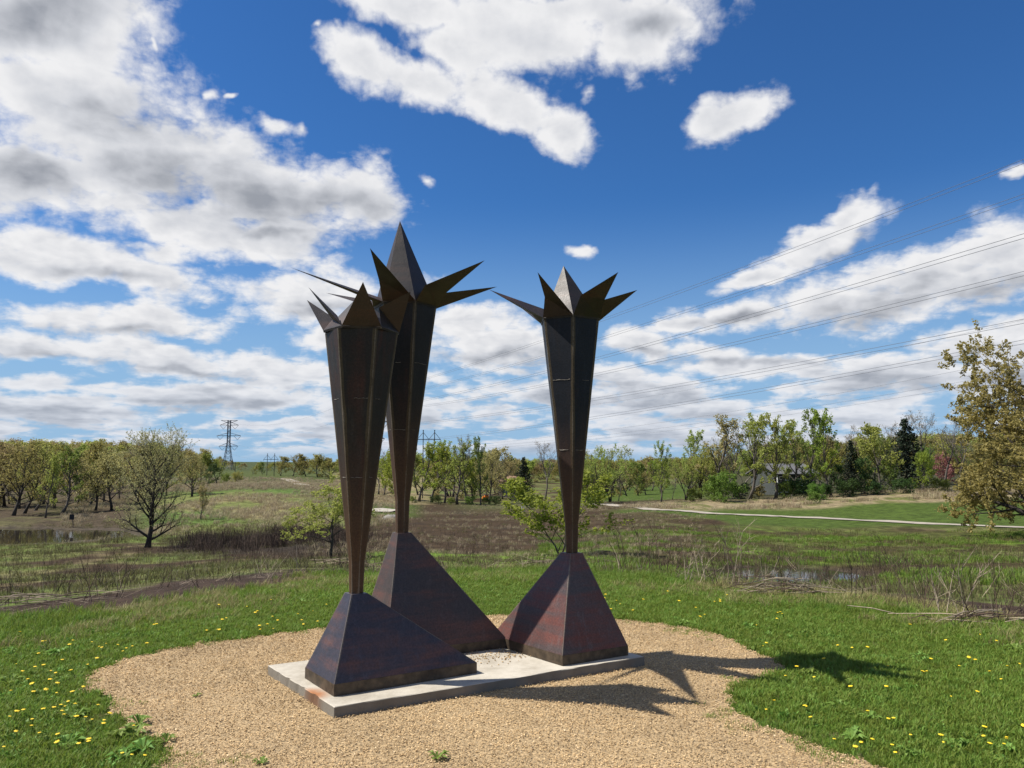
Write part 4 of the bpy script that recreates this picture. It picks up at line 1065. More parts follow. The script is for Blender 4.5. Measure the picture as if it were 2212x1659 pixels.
LW = 'trees of the woods behind the pond'
for (px, base, top, key, wide, lab) in (
    (29, 1114, 948, 'broad', 1.0, 'thick trunked oak with double dark trunk at the far left edge'),
    (52, 1110, 952, 'broad', .9, 'oak with long rising branches, second from the left edge'),
    (98, 1119, 975, 'tall', .7, 'leaning thin trunked tree nearest the pond'),
    (134, 1109, 962, 'tall_green', 1.1, 'greener slender tree standing over the left end of the pond'),
    (76, 1103, 955, 'tall', .9, 'dark slim trunked tree behind the pond, left of the leaning tree'),
    (118, 1099, 950, 'tall', .9, 'slim tree with forked trunk behind the greener pond tree'),
    (168, 1092, 958, 'tall_brown', 1.0, 'tree with broken red brown trunk behind the pond'),
    (206, 1104, 975, 'broad_brown', 1.0, 'low branched bronze tree, left one of the pair left of the big oak'),
    (242, 1102, 965, 'broad_brown', 1.0, 'low branched bronze tree, right one of the pair left of the big oak')):
    tree_px('woodland_tree', key, px, base, top, wide, lab, group=LW, lean=.18 if 'leaning' in lab else 0)
for i in range(46):
    px = random.uniform(-160, 420); Y = random.uniform(84, 135); top = random.uniform(945, 978) + (14 if px > 330 else 0)
    key = random.choice(('broad', 'tall', 'tall', 'broad_brown', 'tall_brown', 'mound', 'bare', 'mound_brown'))
    kind = {'broad': 'olive leaved spreading', 'tall': 'slim yellow green', 'broad_brown': 'bronze budded spreading', 'tall_brown': 'slim bronze budded', 'mound': 'olive bushy', 'bare': 'bare grey', 'mound_brown': 'bronze bushy'}[key]
    tree_px('woodland_tree', key, px, 1080, top, random.uniform(.75, 1.1), kind + ' tree deep in the woods behind the pond', Y=Y, group=kind + ' trees deep in the left woods')
for (px, Y, top, key, wide, lab) in (
    (418, 92, 1000, 'tall', .9, 'yellowish cone shaped tree right of the lone oak'),
    (447, 120, 998, 'mound_deep', .9, 'dark green bushy tree at the foot of the lattice tower'),
    (470, 128, 975, 'mound_green', .8, 'green tree in front of the lattice tower'),
    (432, 140, 966, 'mound_brown', .9, 'brown topped tree behind the lone oak'),
    (400, 130, 972, 'mound', .9, 'olive tree between the lone oak and the lattice tower'),
    (513, 140, 1016, 'bush_olive', 1.1, 'round olive bush right of the lattice tower'),
    (488, 133, 1020, 'bush', 1.0, 'pale green shrub left of the round olive bush'),
    (545, 215, 1002, 'mound', 1.0, 'far olive tree left of the small twin pole line'),
    (566, 215, 996, 'mound_green', .9, 'far green tree beside the small twin pole line'),
    (606, 205, 984, 'mound', 1.35, 'first weeping tan tree right of the small twin pole line'),
    (632, 200, 978, 'mound', 1.35, 'second weeping tan tree right of the small twin pole line'),
    (660, 200, 984, 'mound', 1.35, 'third weeping tan tree right of the small twin pole line'),
    (686, 195, 978, 'mound', 1.35, 'fourth weeping tan tree right of the small twin pole line'),
    (712, 190, 986, 'mound', 1.35, 'fifth weeping tan tree, next to the nearest sculpture'),
    (740, 185, 985, 'mound_green', .9, 'tree just behind the shaft of the nearest sculpture')):
    p = 'far_tree' if Y > 180 else 'hill_tree'
    tree_px(p, key, px, 1040, top, wide, lab, Y=Y)
for (px, Y, top, key, wide, lab, lean) in (
    (800, 120, 985, 'mound_lime', .9, 'lime green tree seen between the two left sculptures', 0),
    (828, 112, 972, 'mound_lime', .9, 'lime green tree left of the tallest sculpture shaft', 0),
    (862, 108, 965, 'mound_lime', .9, 'lime green tree behind the tallest sculpture shaft', 0),
    (905, 104, 950, 'tall_lime', 1.2, 'lime green tree in front of the large twin poles', 0),
    (932, 102, 948, 'tall_lime', 1.1, 'lime green tree just right of the large twin poles', 0),
    (988, 97, 946, 'tall', 1.2, 'leaning dark trunked tree in the clump behind the burnt slope', -.14),
    (960, 100, 957, 'tall_lime', 1.1, 'lime green tree left of the leaning dark trunk', 0),
    (1008, 98, 936, 'bare', .7, 'thin bare topped tree in the clump behind the burnt slope', 0),
    (1038, 97, 940, 'tall_green', .5, 'tall narrow bright green tree at the right of the clump', 0),
    (1020, 101, 985, 'mound_lime', .8, 'low lime tree between the bare tree and the narrow green tree', 0),
    (1056, 104, 966, 'broad_brown', .9, 'bronze twiggy tree left of the dark spruce', 0),
    (1085, 125, 985, 'broad_brown', .9, 'bronze tree just left of the dark spruce', 0),
    (1131, 112, 986, 'conifer', 1.0, 'dark spruce beside the pale hut', 0),
    (1178, 116, 948, 'bare', .9, 'bare grey tree behind the lime sapling', 0),
    (1105, 150, 985, 'broad_brown', .9, 'brown tree behind the dark spruce', 0)):
    e = tree_px('meadow_tree', key, px, 1085, top, wide, lab, Y=Y, var=1 if key == 'conifer' else None)
    e.rotation_euler[1] = lean
for (px, Y, top, lab) in ((1072, 94, 1068, 'dark low shrub right of the orange machine'), (1052, 100, 1072, 'green low shrub behind the orange machine'),
                          (890, 99, 1070, 'grey green shrub at the foot of the lime trees'), (940, 98, 1068, 'dark green undergrowth shrub below the leaning tree'), (975, 97, 1072, 'green undergrowth shrub right of the leaning tree foot'), (1012, 98, 1070, 'green undergrowth shrub below the narrow green tree')):
    tree_px('shrub', 'bush_deep' if 'dark' in lab else 'bush', px, 1088, top, 1.2, lab, Y=Y, cat='shrub')
RT = (
    (1292, 86, 955, 'willow', 1.0, 'many stemmed willow right of the right sculpture shaft'),
    (1318, 90, 962, 'willow', .9, 'second many stemmed willow with bare top, right of the first'),
    (1262, 92, 968, 'willow', .8, 'willow half hidden by the right sculpture shaft'),
    (1336, 95, 1010, 'bare', .8, 'small dark bare tree by the far fairway'),
    (1428, 86, 950, 'tall_lime', .8, 'tall lone yellow green tree in the gap by the far fairway'),
    (1452, 92, 1030, 'bare', .9, 'small dark bare tree right of the lone yellow green tree'),
    (1482, 88, 985, 'willow', 1.0, 'arching yellow green willow left of the large grey tree'),
    (1512, 90, 957, 'willow', 1.0, 'tall yellow green willow left of the large grey tree'),
    (1556, 86, 893, 'tall_brown', 1.2, 'large grey branched tree at the left end of the right wood'),
    (1618, 84, 889, 'tall', 1.0, 'tall grey tree left of the house'),
    (1586, 92, 905, 'bare', .9, 'bare grey tree behind the two large grey trees'),
    (1648, 96, 905, 'bare', .9, 'bare grey tree behind the left corner of the house'),
    (1675, 84, 894, 'tall', 1.1, 'multi trunked budding tree in front of the house'),
    (1712, 88, 905, 'tall', 1.0, 'slim budding tree in front of the right end of the house'),
    (1754, 84, 882, 'tall_green', .9, 'forked tree with stout dark trunk right of the house'),
    (1797, 82, 880, 'tall_lime', .8, 'narrow tall light green tree right of the forked tree'),
    (1790, 88, 960, 'mound_lime', .9, 'leafy lime tree behind the narrow tall tree'),
    (1842, 85, 950, 'conifer', 1.1, 'dark cedar left of the large yellow green tree'),
    (1866, 83, 985, 'mound_deep', 1.0, 'dark green tree at the foot of the large yellow green tree'),
    (1815, 84, 1000, 'mound_deep', .9, 'dark green tree under the narrow tall light green tree'),
    (1905, 84, 908, 'mound_yellow', 1.0, 'large dense yellow green tree in the right wood'),
    (1962, 90, 902, 'conifer', 1.2, 'tall dark pine behind the green round tree'),
    (1992, 82, 972, 'mound_lime', .9, 'low green round tree at the front right of the wood'),
    (1930, 84, 990, 'mound_green', .9, 'green tree between the large yellow green tree and the low round tree'),
    (1840, 100, 912, 'bare', 1.0, 'bare grey tree behind the dark cedar'),
    (1930, 102, 890, 'bare', 1.1, 'bare grey tree behind the dark pine'),
    (2005, 98, 888, 'bare', 1.0, 'bare grey tree right of the dark pine'),
    (2042, 96, 895, 'bare', .9, 'bare dark tree left of the pink blossom tree'),
    (2078, 84, 905, 'bare', 1.0, 'bare leaning tree next to the large right oak'),
    (2048, 100, 972, 'bush_pink', .9, 'pink blossoming redbud between bare trees'),
    (2110, 92, 950, 'broad', 1.0, 'budding tree hidden behind the large right oak'),
    (2160, 92, 940, 'broad', 1.0, 'budding tree deep behind the large right oak'))
for (px, Y, top, key, wide, lab) in RT:
    e = tree_px('wood_tree', key, px, 1072, top, wide, lab, Y=Y, var=(1 if 'pine' in lab else 0) if key == 'conifer' else None)
    if 'leaning' in lab: e.rotation_euler[1] = -.16
for (px, Y, top, key, lab) in (
    (1566, 82, 1012, 'bush_bright', 'bright green bush below the large grey tree'), (1760, 79, 1040, 'bush_bright', 'bright green bush at the foot of the forked tree'),
    (1540, 84, 1035, 'bush', 'dull green bush left of the bright green bush'), (1600, 86, 1040, 'bush_deep', 'dark bush behind the fallen white branches'),
    (1700, 84, 1035, 'bush', 'green bush in front of the house wall'), (1725, 84, 1030, 'bush_deep', 'dark bush at the right end of the house'),
    (1780, 82, 1040, 'bush_deep', 'dark undergrowth bush right of the forked tree'), (1830, 81, 1030, 'bush_deep', 'dark undergrowth bush below the cedar'),
    (1885, 81, 1035, 'bush_deep', 'dark undergrowth bush below the large yellow green tree'), (1950, 81, 1030, 'bush_deep', 'dark undergrowth bush left of the low round tree'),
    (2035, 82, 1030, 'bush', 'green bush right of the low round tree'), (1640, 84, 1045, 'bush_olive', 'tan bush at the left corner of the house'),
    (1758, 75, 1060, 'bush_bright', 'little bright shrub standing in the straw band'), (1500, 86, 1050, 'bush', 'green bush under the tall willow')):
    tree_px('shrub', key, px, 1070, top, 1.15, lab, Y=Y, cat='shrub')
for i in range(26):
    px = random.uniform(1480, 2300); Y = random.uniform(92, 130)
    key = random.choice(('tall', 'tall_brown', 'bare', 'broad_green', 'tall_green', 'broad'))
    KIND = {'tall': 'slim yellow green', 'tall_brown': 'slim bronze budded', 'bare': 'bare grey', 'broad_green': 'spreading green', 'tall_green': 'slim green', 'broad': 'spreading olive', 'mound_green': 'green bushy', 'mound': 'olive bushy', 'mound_yellow': 'yellow green bushy', 'mound_brown': 'bronze bushy'}
    tree_px('wood_tree', key, px, 1060, random.uniform(925, 975), random.uniform(.8, 1.1), KIND[key] + ' tree deep in the wood at the right', Y=Y, group=KIND[key] + ' trees deep in the right wood')
for i in range(30):
    px = random.uniform(1240, 1520); Y = random.uniform(150, 230)
    key = random.choice(('mound_green', 'mound', 'tall', 'mound_yellow', 'tall_brown', 'mound_brown'))
    tree_px('far_tree', key, px, 1040, random.uniform(992, 1022), random.uniform(.8, 1.1), KIND[key] + ' tree of the far wood beyond the fairway', Y=Y, group=KIND[key] + ' trees of the far wood beyond the fairway')
for i in range(40):
    left = i < 16
    px = random.uniform(815, 1100) if left else random.uniform(1235, 1545); Y = random.uniform(116, 150)
    key = random.choice(('mound', 'mound_yellow', 'mound_green', 'tall_lime', 'tall', 'bare', 'mound_brown'))
    kind = {'mound': 'olive bushy', 'mound_yellow': 'yellow green bushy', 'mound_green': 'green bushy', 'tall_lime': 'slim lime green', 'tall': 'slim yellow green', 'bare': 'bare grey', 'mound_brown': 'bronze bushy'}[key]
    where = ' tree behind the clump at the end of the burnt slope' if left else ' tree behind the willows by the fairway'
    tree_px('meadow_tree', key, px, 1060, random.uniform(962, 990) if left else random.uniform(980, 1005), random.uniform(.85, 1.15), kind + where, Y=Y, group=kind + where.replace(' tree', ' trees'))
# far-off wood closing the horizon: one mass
def far_wood():
    cs = []
    for key in ('mound', 'mound_brown', 'mound_yellow'):
        wm, cm = TREES[key][0]; cs.append(cm)
    protos('far_crown', cs)
    x, y = polar(1500, -75, 75, 230, 420, 1.5); a = np.degrees(np.arctan2(x, y))
    k = ~((a > -21.5) & (a < -13.5) & (np.hypot(x, y) < 330))
    x, y = x[k], y[k]; z = hz(x, y)
    a = a[k]; tgt = np.interp(a, [-44, -25, -19, -12, -5, 2, 8, 14, 20, 44], [.035, .030, .003, .010, .012, .010, .010, .012, .035, .045])
    h = (EYE + tgt * np.hypot(x, y)) - z; h *= rng.uniform(.75, 1.05, len(x))
    scatter('far_woodland', 'far_crown', np.stack([x, y, z - .05 * h], 1), np.maximum(h, 3.), 'far-off wood along the horizon', .03)
far_wood()

# ------------------------------------------------------------------ bare saplings, piles, fallen branches
def shrub_twigs(seed, h, n):
    r = random.Random(seed); b = MB()
    def br(p, d, L, ra, lev):
        pts = [p]; dd = d.normalized()
        for i in range(3):
            dd = (dd + Vector((r.gauss(0, .16), r.gauss(0, .16), r.gauss(0, .1)))).normalized(); pts.append(pts[-1] + dd * L / 3)
        b.tube(pts, [ra, ra * .8, ra * .6, ra * .35], 4 if lev == 0 else 3)
        if lev < 2:
            for k in range(r.randint(2, 4)):
                s = pts[1].lerp(pts[3], r.random()); br(s, dd + Vector((r.gauss(0, .6), r.gauss(0, .6), r.uniform(0, .4))), L * r.uniform(.3, .55), ra * .55, lev + 1)
    for i in range(n): br(Vector((r.gauss(0, .08), r.gauss(0, .08), -.05)), Vector((r.gauss(0, .3), r.gauss(0, .3), 1)), h * r.uniform(.6, 1), .010, 0)
    return b
tw = [shrub_twigs(s, 1., 3) for s in range(5)]
tw_d = [b.me('bare_shrub', [MAT['stem']]) for b in tw]; tw_p = [b.me('bare_shrub', [MAT['deadwood']]) for b in tw]
SH = [(1348, 1232, 1120, 0), (1395, 1236, 1108, 0), (1440, 1240, 1125, 0), (1478, 1262, 1140, 1), (1520, 1262, 1150, 1), (1548, 1270, 1165, 0), (1585, 1262, 1120, 1), (1608, 1268, 1150, 0),
      (1650, 1280, 1165, 1), (1690, 1285, 1175, 0), (1735, 1290, 1190, 1), (1850, 1300, 1185, 0), (1990, 1325, 1180, 0), (2030, 1330, 1195, 1), (2075, 1335, 1165, 1), (2100, 1345, 1190, 0), (2160, 1352, 1200, 0), (1935, 1315, 1215, 0),
      (250, 1290, 1165, 0), (190, 1300, 1190, 0), (425, 1272, 1200, 0), (1030, 1232, 1190, 0), (1062, 1240, 1168, 0), (1130, 1232, 1180, 1), (580, 1250, 1195, 1), (800, 1235, 1180, 1)]
for i, (px, b0, t0, pale) in enumerate(SH):
    p = hit(px, b0, 8.); h = aty(px, t0, p[1])[2] - p[2]
    where = 'left of the sculptures' if px < 700 else 'behind the sculptures' if px < 1250 else 'beside the marsh puddle' if px < 1800 else 'at the far right edge of the lawn'
    o = obj('bare_shrub', (tw_p if pale else tw_d)[i % 5], None, p); o.scale = (h * .8, h * .8, h); o.rotation_euler = (0, 0, i * 1.3)
    tag(o, ('bleached' if pale else 'brown') + ' leafless shrub ' + where, 'shrub', 'leafless shrubs along the lawn edge')
def pile(name, px, py, L, W, n, label, seed):
    r = random.Random(seed); p = hit(px, py, 8.); b = MB()
    for i in range(n):
        a = r.gauss(.1, .35); l = r.uniform(.3, 1.) * L * .5; c = Vector((r.gauss(0, L * .28), r.gauss(0, W * .3), abs(r.gauss(0, .07)) + .03))
        d = Vector((math.cos(a), math.sin(a), r.gauss(0, .12))) * l
        gz = hz1(p[0] + c.x, p[1] + c.y) - p[2]; c.z += gz
        b.tube([c - d, c + Vector((0, 0, r.gauss(.02, .02))), c + d], [.004, .006, .003], 4, 0 if r.random() < .6 else 1)
    o = b.build(name, [MAT['deadwood'], MAT['stem']], None, p); tag(o, label, 'brush pile')
pile('brush_pile', 745, 1222, 1.1, .4, 40, 'pile of bleached stalks behind the nearest sculpture', 1)
pile('brush_pile', 1690, 1287, 1.0, .35, 36, 'low pile of dead branches on the lawn edge before the marsh puddle', 2)
pile('brush_pile', 120, 1305, 1.3, .5, 18, 'scattered dead stalks on the bare strip at the far left', 3)
pile('brush_pile', 1180, 1222, 2.2, .3, 34, 'line of flattened stalks behind the right sculpture', 4)
pile('brush_pile', 2130, 1352, 1.2, .35, 22, 'flattened pale stalks at the right edge of the lawn', 5)
def fallen():
    b = MB(); p = hit(1592, 1073)
    P = lambda px, py: Vector(aty(px, py, p[1])) - Vector(p)
    b.tube([P(1588, 1074), P(1598, 1058), P(1612, 1040), P(1630, 1020)], [.16, .13, .09, .03], 6)
    b.tube([P(1600, 1055), P(1618, 1048), P(1634, 1034)], [.08, .06, .02], 5)
    b.tube([P(1596, 1068), P(1610, 1070), P(1622, 1076)], [.09, .07, .03], 5)
    b.tube([P(1606, 1047), P(1600, 1030), P(1590, 1018)], [.05, .04, .015], 5)
    tag(b.build('fallen_branch', MAT['bark_pale'], None, p), 'bleached broken tree limb leaning up at the wood edge', 'fallen branch')
fallen()

# ------------------------------------------------------------------ dandelions and broad weeds
def dandelion_mesh(seed, open_=True):
    r = random.Random(seed); b = MB()
    for k in range(6):
        a = k * 1.05 + r.uniform(-.2, .2); l = r.uniform(.06, .11); d = Vector((math.cos(a), math.sin(a), 0)); w = Vector((-d.y, d.x, 0)) * .011
        b.add([Vector((0, 0, .005)), d * l * .5 + w + Vector((0, 0, .03)), d * l + Vector((0, 0, .018)), d * l * .5 - w + Vector((0, 0, .03))], [(0, 1, 2), (0, 2, 3)], 0)
    h = r.uniform(.07, .12); top = Vector((r.gauss(0, .012), r.gauss(0, .012), h))
    b.tube([Vector((0, 0, 0)), top * .6 + Vector((.004, 0, 0)), top], [.003, .003, .0035], 4, 0)
    n = 12; R = .021
    ring = [top + Vector((math.cos(6.283 * i / n) * R * (1 if i % 2 else .82), math.sin(6.283 * i / n) * R * (1 if i % 2 else .82), .006 + .003 * (i % 2))) for i in range(n)]
    b.add([top + Vector((0, 0, .014))] + ring + [top - Vector((0, 0, .004))], [(0, 1 + i, 1 + (i + 1) % n) for i in range(n)] + [(n + 1, 1 + (i + 1) % n, 1 + i) for i in range(n)], 1)
    return b.me('dandelion', [MAT['weedleaf'], MAT['yellow']])
DM = [dandelion_mesh(s) for s in range(5)]
def weed_mesh(seed):
    r = random.Random(seed); b = MB()
    for k in range(11):
        a = k * 2.4; l = r.uniform(.08, .19); d = Vector((math.cos(a), math.sin(a), 0)); w = Vector((-d.y, d.x, 0)) * l * .2; z = r.uniform(.04, .11)
        b.add([Vector((0, 0, 0)), d * l * .55 + w + Vector((0, 0, z)), d * l + Vector((0, 0, z * .7)), d * l * .55 - w + Vector((0, 0, z)), d * l * .5 + Vector((0, 0, z * .8))], [(0, 1, 4), (4, 1, 2), (0, 4, 3), (4, 3, 2)], 0)
    return b.me('broadleaf_weed', [MAT['weedleaf']])
WM = [weed_mesh(s) for s in range(4)]
def sprinkle():
    zones = [((0, 330), (1395, 1659), 58, 'to the left of the gravel'), ((300, 720), (1300, 1375), 24, 'behind the left side of the gravel'), ((1280, 1700), (1290, 1372), 22, 'behind the right side of the gravel'),
             ((1640, 2212), (1345, 1500), 24, 'at the right, beyond the long shadow'), ((1620, 2212), (1500, 1659), 28, 'at the near right, below the long shadow'), ((0, 300), (1370, 1420), 10, 'at the far left edge of the lawn')]
    for (xa, xb), (ya, yb), n, where in zones:
        c = 0; g = 0
        while c < n and g < 3000:
            g += 1
            px = random.uniform(xa, xb); py = ya + (yb - ya) * random.random() ** .8
            p = onz(px, py)
            if in_gravel(np.array([p[0]]), np.array([p[1]]), .1)[0] or np.hypot(p[0], p[1]) > lawn_r(np.array([p[0]]), np.array([p[1]]))[0]: continue
            if fbm(np.array([p[0] * 1.1]), np.array([p[1] * 1.1]), 2, 88)[0] < .42 and random.random() < .7: continue
            o = obj('dandelion', DM[c % 5], None, (p[0], p[1], 0)); s = random.uniform(.42, .85); o.scale = (s, s, s); o.rotation_euler = (random.gauss(0, .12), random.gauss(0, .12), random.uniform(0, 6.28))
            tag(o, 'yellow dandelion in the lawn ' + where, 'dandelion', 'dandelions in the lawn ' + where)
            c += 1
    for i in range(40):
        for _ in range(40):
            px = random.choice((random.uniform(0, 420), random.uniform(1600, 2212), random.uniform(300, 1900))); py = random.uniform(1290, 1650)
            p = onz(px, py)
            if not in_gravel(np.array([p[0]]), np.array([p[1]]), .1)[0] and np.hypot(p[0], p[1]) < lawn_r(np.array([p[0]]), np.array([p[1]]))[0] * .97: break
        o = obj('broadleaf_weed', WM[i % 4], None, (p[0], p[1], .0)); s = random.uniform(.3, .65); o.scale = (s, s, s); o.rotation_euler = (0, 0, random.uniform(0, 6.28))
        side = 'left of' if p[0] < -1.9 else 'right of' if p[0] > 1.6 else 'behind'
        tag(o, 'broad leaved green weed in the lawn ' + side + ' the gravel', 'weed', 'broad leaved weeds in the lawn ' + side + ' the gravel')
    for i, (px, py, s) in enumerate(((945, 1645, .4), (360, 1607, .45), (565, 1655, .3), (425, 1508, .25), (690, 1505, .22), (300, 1570, .6), (640, 1480, .2))):
        p = onz(px, py); o = obj('broadleaf_weed', WM[i % 4], None, (p[0], p[1], .012)); o.scale = (s, s, s); o.rotation_euler = (0, 0, i * 1.7)
        tag(o, 'small weed sprouting out of the tan gravel', 'weed', 'weeds sprouting in the gravel')
sprinkle()

# ------------------------------------------------------------------ power lines
def lattice_tower(px, base_y, top_y, Y, label, rz):
    p = aty(px, base_y, Y); p[2] = hz1(p[0], p[1])
    H = aty(px, top_y, Y)[2] - p[2]
    o = empty('lattice_tower', p, rz); tag(o, label, 'transmission tower')
    legs = MB(); brace = MB(); t = H * .0042
    prof = [(0, .105), (.30, .055), (.55, .026), (1., .026)]
    wz = lambda f: np.interp(f, [q[0] for q in prof], [q[1] for q in prof]) * H
    fr = [0, .10, .19, .27, .34, .40, .46, .51, .55, .60, .65, .70, .75, .80, .85, .90, .95, 1.]
    for sx_, sy_ in ((-1, -1), (1, -1), (1, 1), (-1, 1)):
        legs.tube([(sx_ * wz(f), sy_ * wz(f), f * H) for f in fr], [t * 1.3] * len(fr), 4)
    for i in range(len(fr) - 1):
        a, b = fr[i], fr[i + 1]; wa, wb = wz(a), wz(b)
        for k in range(4):
            c0 = [(-1, -1), (1, -1), (1, 1), (-1, 1)][k]; c1_ = [(-1, -1), (1, -1), (1, 1), (-1, 1)][(k + 1) % 4]
            brace.bar((c0[0] * wa, c0[1] * wa, a * H), (c1_[0] * wb, c1_[1] * wb, b * H), t * .55)
            if i % 2 == 0: brace.bar((c1_[0] * wa, c1_[1] * wa, a * H), (c0[0] * wb, c0[1] * wb, b * H), t * .55)
            brace.bar((c0[0] * wb, c0[1] * wb, b * H), (c1_[0] * wb, c1_[1] * wb, b * H), t * .5)
    legs.build('tower_leg', MAT['tower'], o); brace.build('lattice_brace', MAT['tower'], o)
    w = .026 * H; tips = []
    for f, arm, up_ in ((1., .165, 0), (.905, .18, .06), (.69, .235, .055), (.48, .185, .06)):
        am = MB()
        for s in (-1, 1):
            e = (s * arm * H, 0, f * H)
            for q in (-1, 1):
                am.bar((s * w, q * w, f * H), e, t); am.bar((s * w, q * w, (f + (up_ if up_ else -.05)) * H), e, t * .8)
                m_ = (s * (w + (arm * H - w) * .5), 0, (f + up_ * .5) * H)
                am.bar((s * (w + (arm * H - w) * .5), 0, f * H), m_, t * .5)
        am.build('cross_arm', MAT['tower'], o)
        if f < 1:
            ins = MB()
            for s in (-1, 1):
                a0 = (s * arm * H, 0, f * H - .004 * H); a1 = (s * (arm - .135) * H, 0, f * H - .004 * H); lo = (s * (arm - .066) * H, 0, (f - .082) * H)
                ins.bar(a0, lo, t * .7); ins.bar(a1, lo, t * .7); tips.append(lo)
            ins.build('insulator_string', MAT['tower'], o)
        else: tips += [(-arm * H, 0, f * H), (arm * H, 0, f * H)]
    mw = Matrix.Translation(Vector(p)) @ Matrix.Rotation(rz, 4, 'Z')
    return [mw @ Vector(q) for q in tips]
tipsA = lattice_tower(491, 1026, 908, 330, 'lattice transmission tower with three pairs of arms rising above the left trees', .12)
tipsB = lattice_tower(797, 1040, 858, 240, 'lattice transmission tower half hidden behind the left sculptures', .30)

def hframe(px, base_y, top_y, Y, w, label, rz=0.):
    p = aty(px, base_y, Y); p[2] = hz1(p[0], p[1]); H = aty(px, top_y, Y)[2] - p[2]
    o = empty('twin_pole_pylon', p, rz); tag(o, label, 'power pole')
    aH = H * .0 + (aty(px, top_y + w * .74, Y)[2] - p[2]); s = aty(px + w / 2, top_y, Y)[0] - aty(px - w / 2, top_y, Y)[0]; r = s * .035
    for k in (-1, 1): b = MB(); b.tube([(k * s / 2, 0, -.3), (k * s / 2, 0, H)], [r * 1.3, r], 7); b.build('pole', MAT['pole'], o)
    b = MB(); b.box((0, 0, aH), (s * 2.08, r * 2.4, r * 1.7)); b.build('cross_arm', MAT['pole'], o)
    b = MB()
    for k in (-1, 1):
        for e in (k * s * 1.02, 0): b.bar((k * s / 2, 0, H - s * .12), (e, 0, aH), r * .55)
        b.bar((k * s / 2, 0, aH - s * .6), (-k * s / 2, 0, aH - s * 1.5), r * .5)
    b.build('cross_brace', MAT['pole'], o)
    b = MB()
    for e in (-s * 1.0, 0, s * 1.0): b.tube([(e, 0, aH - r), (e, 0, aH - s * .28)], [r * .5, r * .5], 5)
    b.build('insulator', MAT['pole'], o)
    b = MB()
    for k in (-1, 1): b.box((k * s / 2, 0, H + r * 1.2), (r * 2.6, r * 2.6, r * 2.2))
    b.build('pole_cap', MAT['pole'], o)
    return [Vector(p) + Vector((e, 0, aH - s * .28)) for e in (-s, 0, s)]
hA = hframe(584, 1031, 981, 205, 15.5, 'small far twin pole power pylon above the hill trail')
hB = hframe(925, 1080, 931, 118, 24.5, 'large twin pole power pylon rising behind the lime trees')
def single_pole():
    p = aty(507, 1030, 230); p[2] = hz1(p[0], p[1]); H = aty(507, 1006, 230)[2] - p[2] + 1
    o = empty('utility_pole', p); tag(o, 'single utility pole right of the lattice tower', 'power pole')
    b = MB(); b.tube([(0, 0, -.2), (0, 0, H)], [.14, .10], 6); b.build('pole', MAT['pole'], o)
    b = MB(); b.box((0, .02, H * .9), (1.6, .1, .12)); b.build('cross_arm', MAT['pole'], o)
single_pole()
def wire(a, b, sag, rad, label, pair=0., name='power_line'):
    a, b = Vector(a), Vector(b); n = 26; o = empty(name, a); tag(o, label, 'power line', 'high voltage lines across the sky')
    for s in ((-.5, .5) if pair else (0,)):
        pts = []
        for i in range(n + 1):
            t = i / n; q = a.lerp(b, t); q.z -= 4 * sag * t * (1 - t); q.z += s * pair * 1.0; q.x += s * pair * .4
            pts.append(q - a)
        dist = [max(20., (a + q).length) for q in pts]
        m = MB(); m.tube(pts, [rad] * len(pts), 4); m.build('conductor', MAT['wire'], o)
# the span from the hidden tower to the next one, out of the frame to the right and behind the camera
ORD = sorted(tipsB, key=lambda q: -q.z)
for nm, ry, Yr, src, pair, rad in (('topmost double power line, crossing the upper right sky', 327, 62, 0, .42, .020), ('second double power line from the top', 403, 66, 1, .42, .020),
                             ('third double power line from the top', 487, 60, 2, .42, .022), ('fourth double power line from the top', 570, 66, 3, .42, .022),
                             ('fifth double power line from the top', 674, 70, 4, .42, .022), ('sixth double power line from the top, the lowest double one', 720, 76, 6, .42, .022)):
    a = ORD[min(src, len(ORD) - 1)]; b = Vector(aty(2212, ry, Yr)); b2 = b + (b - a) * .12
    wire(a, b2, 2.2, rad, nm, pair)
for nm, (ax_, ay_), (bx, by), Ya, Yb in (('thin single wire between the fifth and sixth double lines', (1123, 893), (2212, 691), 160, 80), ('upper of the three thin low wires behind the right oak', (930, 968), (2212, 772), 118, 75),
                                     ('middle of the three thin low wires behind the right oak', (918, 972), (2212, 800), 118, 76), ('lowest of the three thin wires behind the right oak', (945, 974), (2212, 812), 118, 78)):
    wire(aty(ax_, ay_, Ya), aty(bx, by, Yb), 1.2, .011, nm)
OA = sorted(tipsA, key=lambda q: -q.z)
for i, nm in ((0, 'highest wire between the two lattice towers'), (2, 'second wire between the two lattice towers'), (4, 'third wire between the two lattice towers'), (6, 'lowest wire between the two lattice towers')):
    wire(OA[i], ORD[min(i, len(ORD) - 1)], 5., .017, nm)

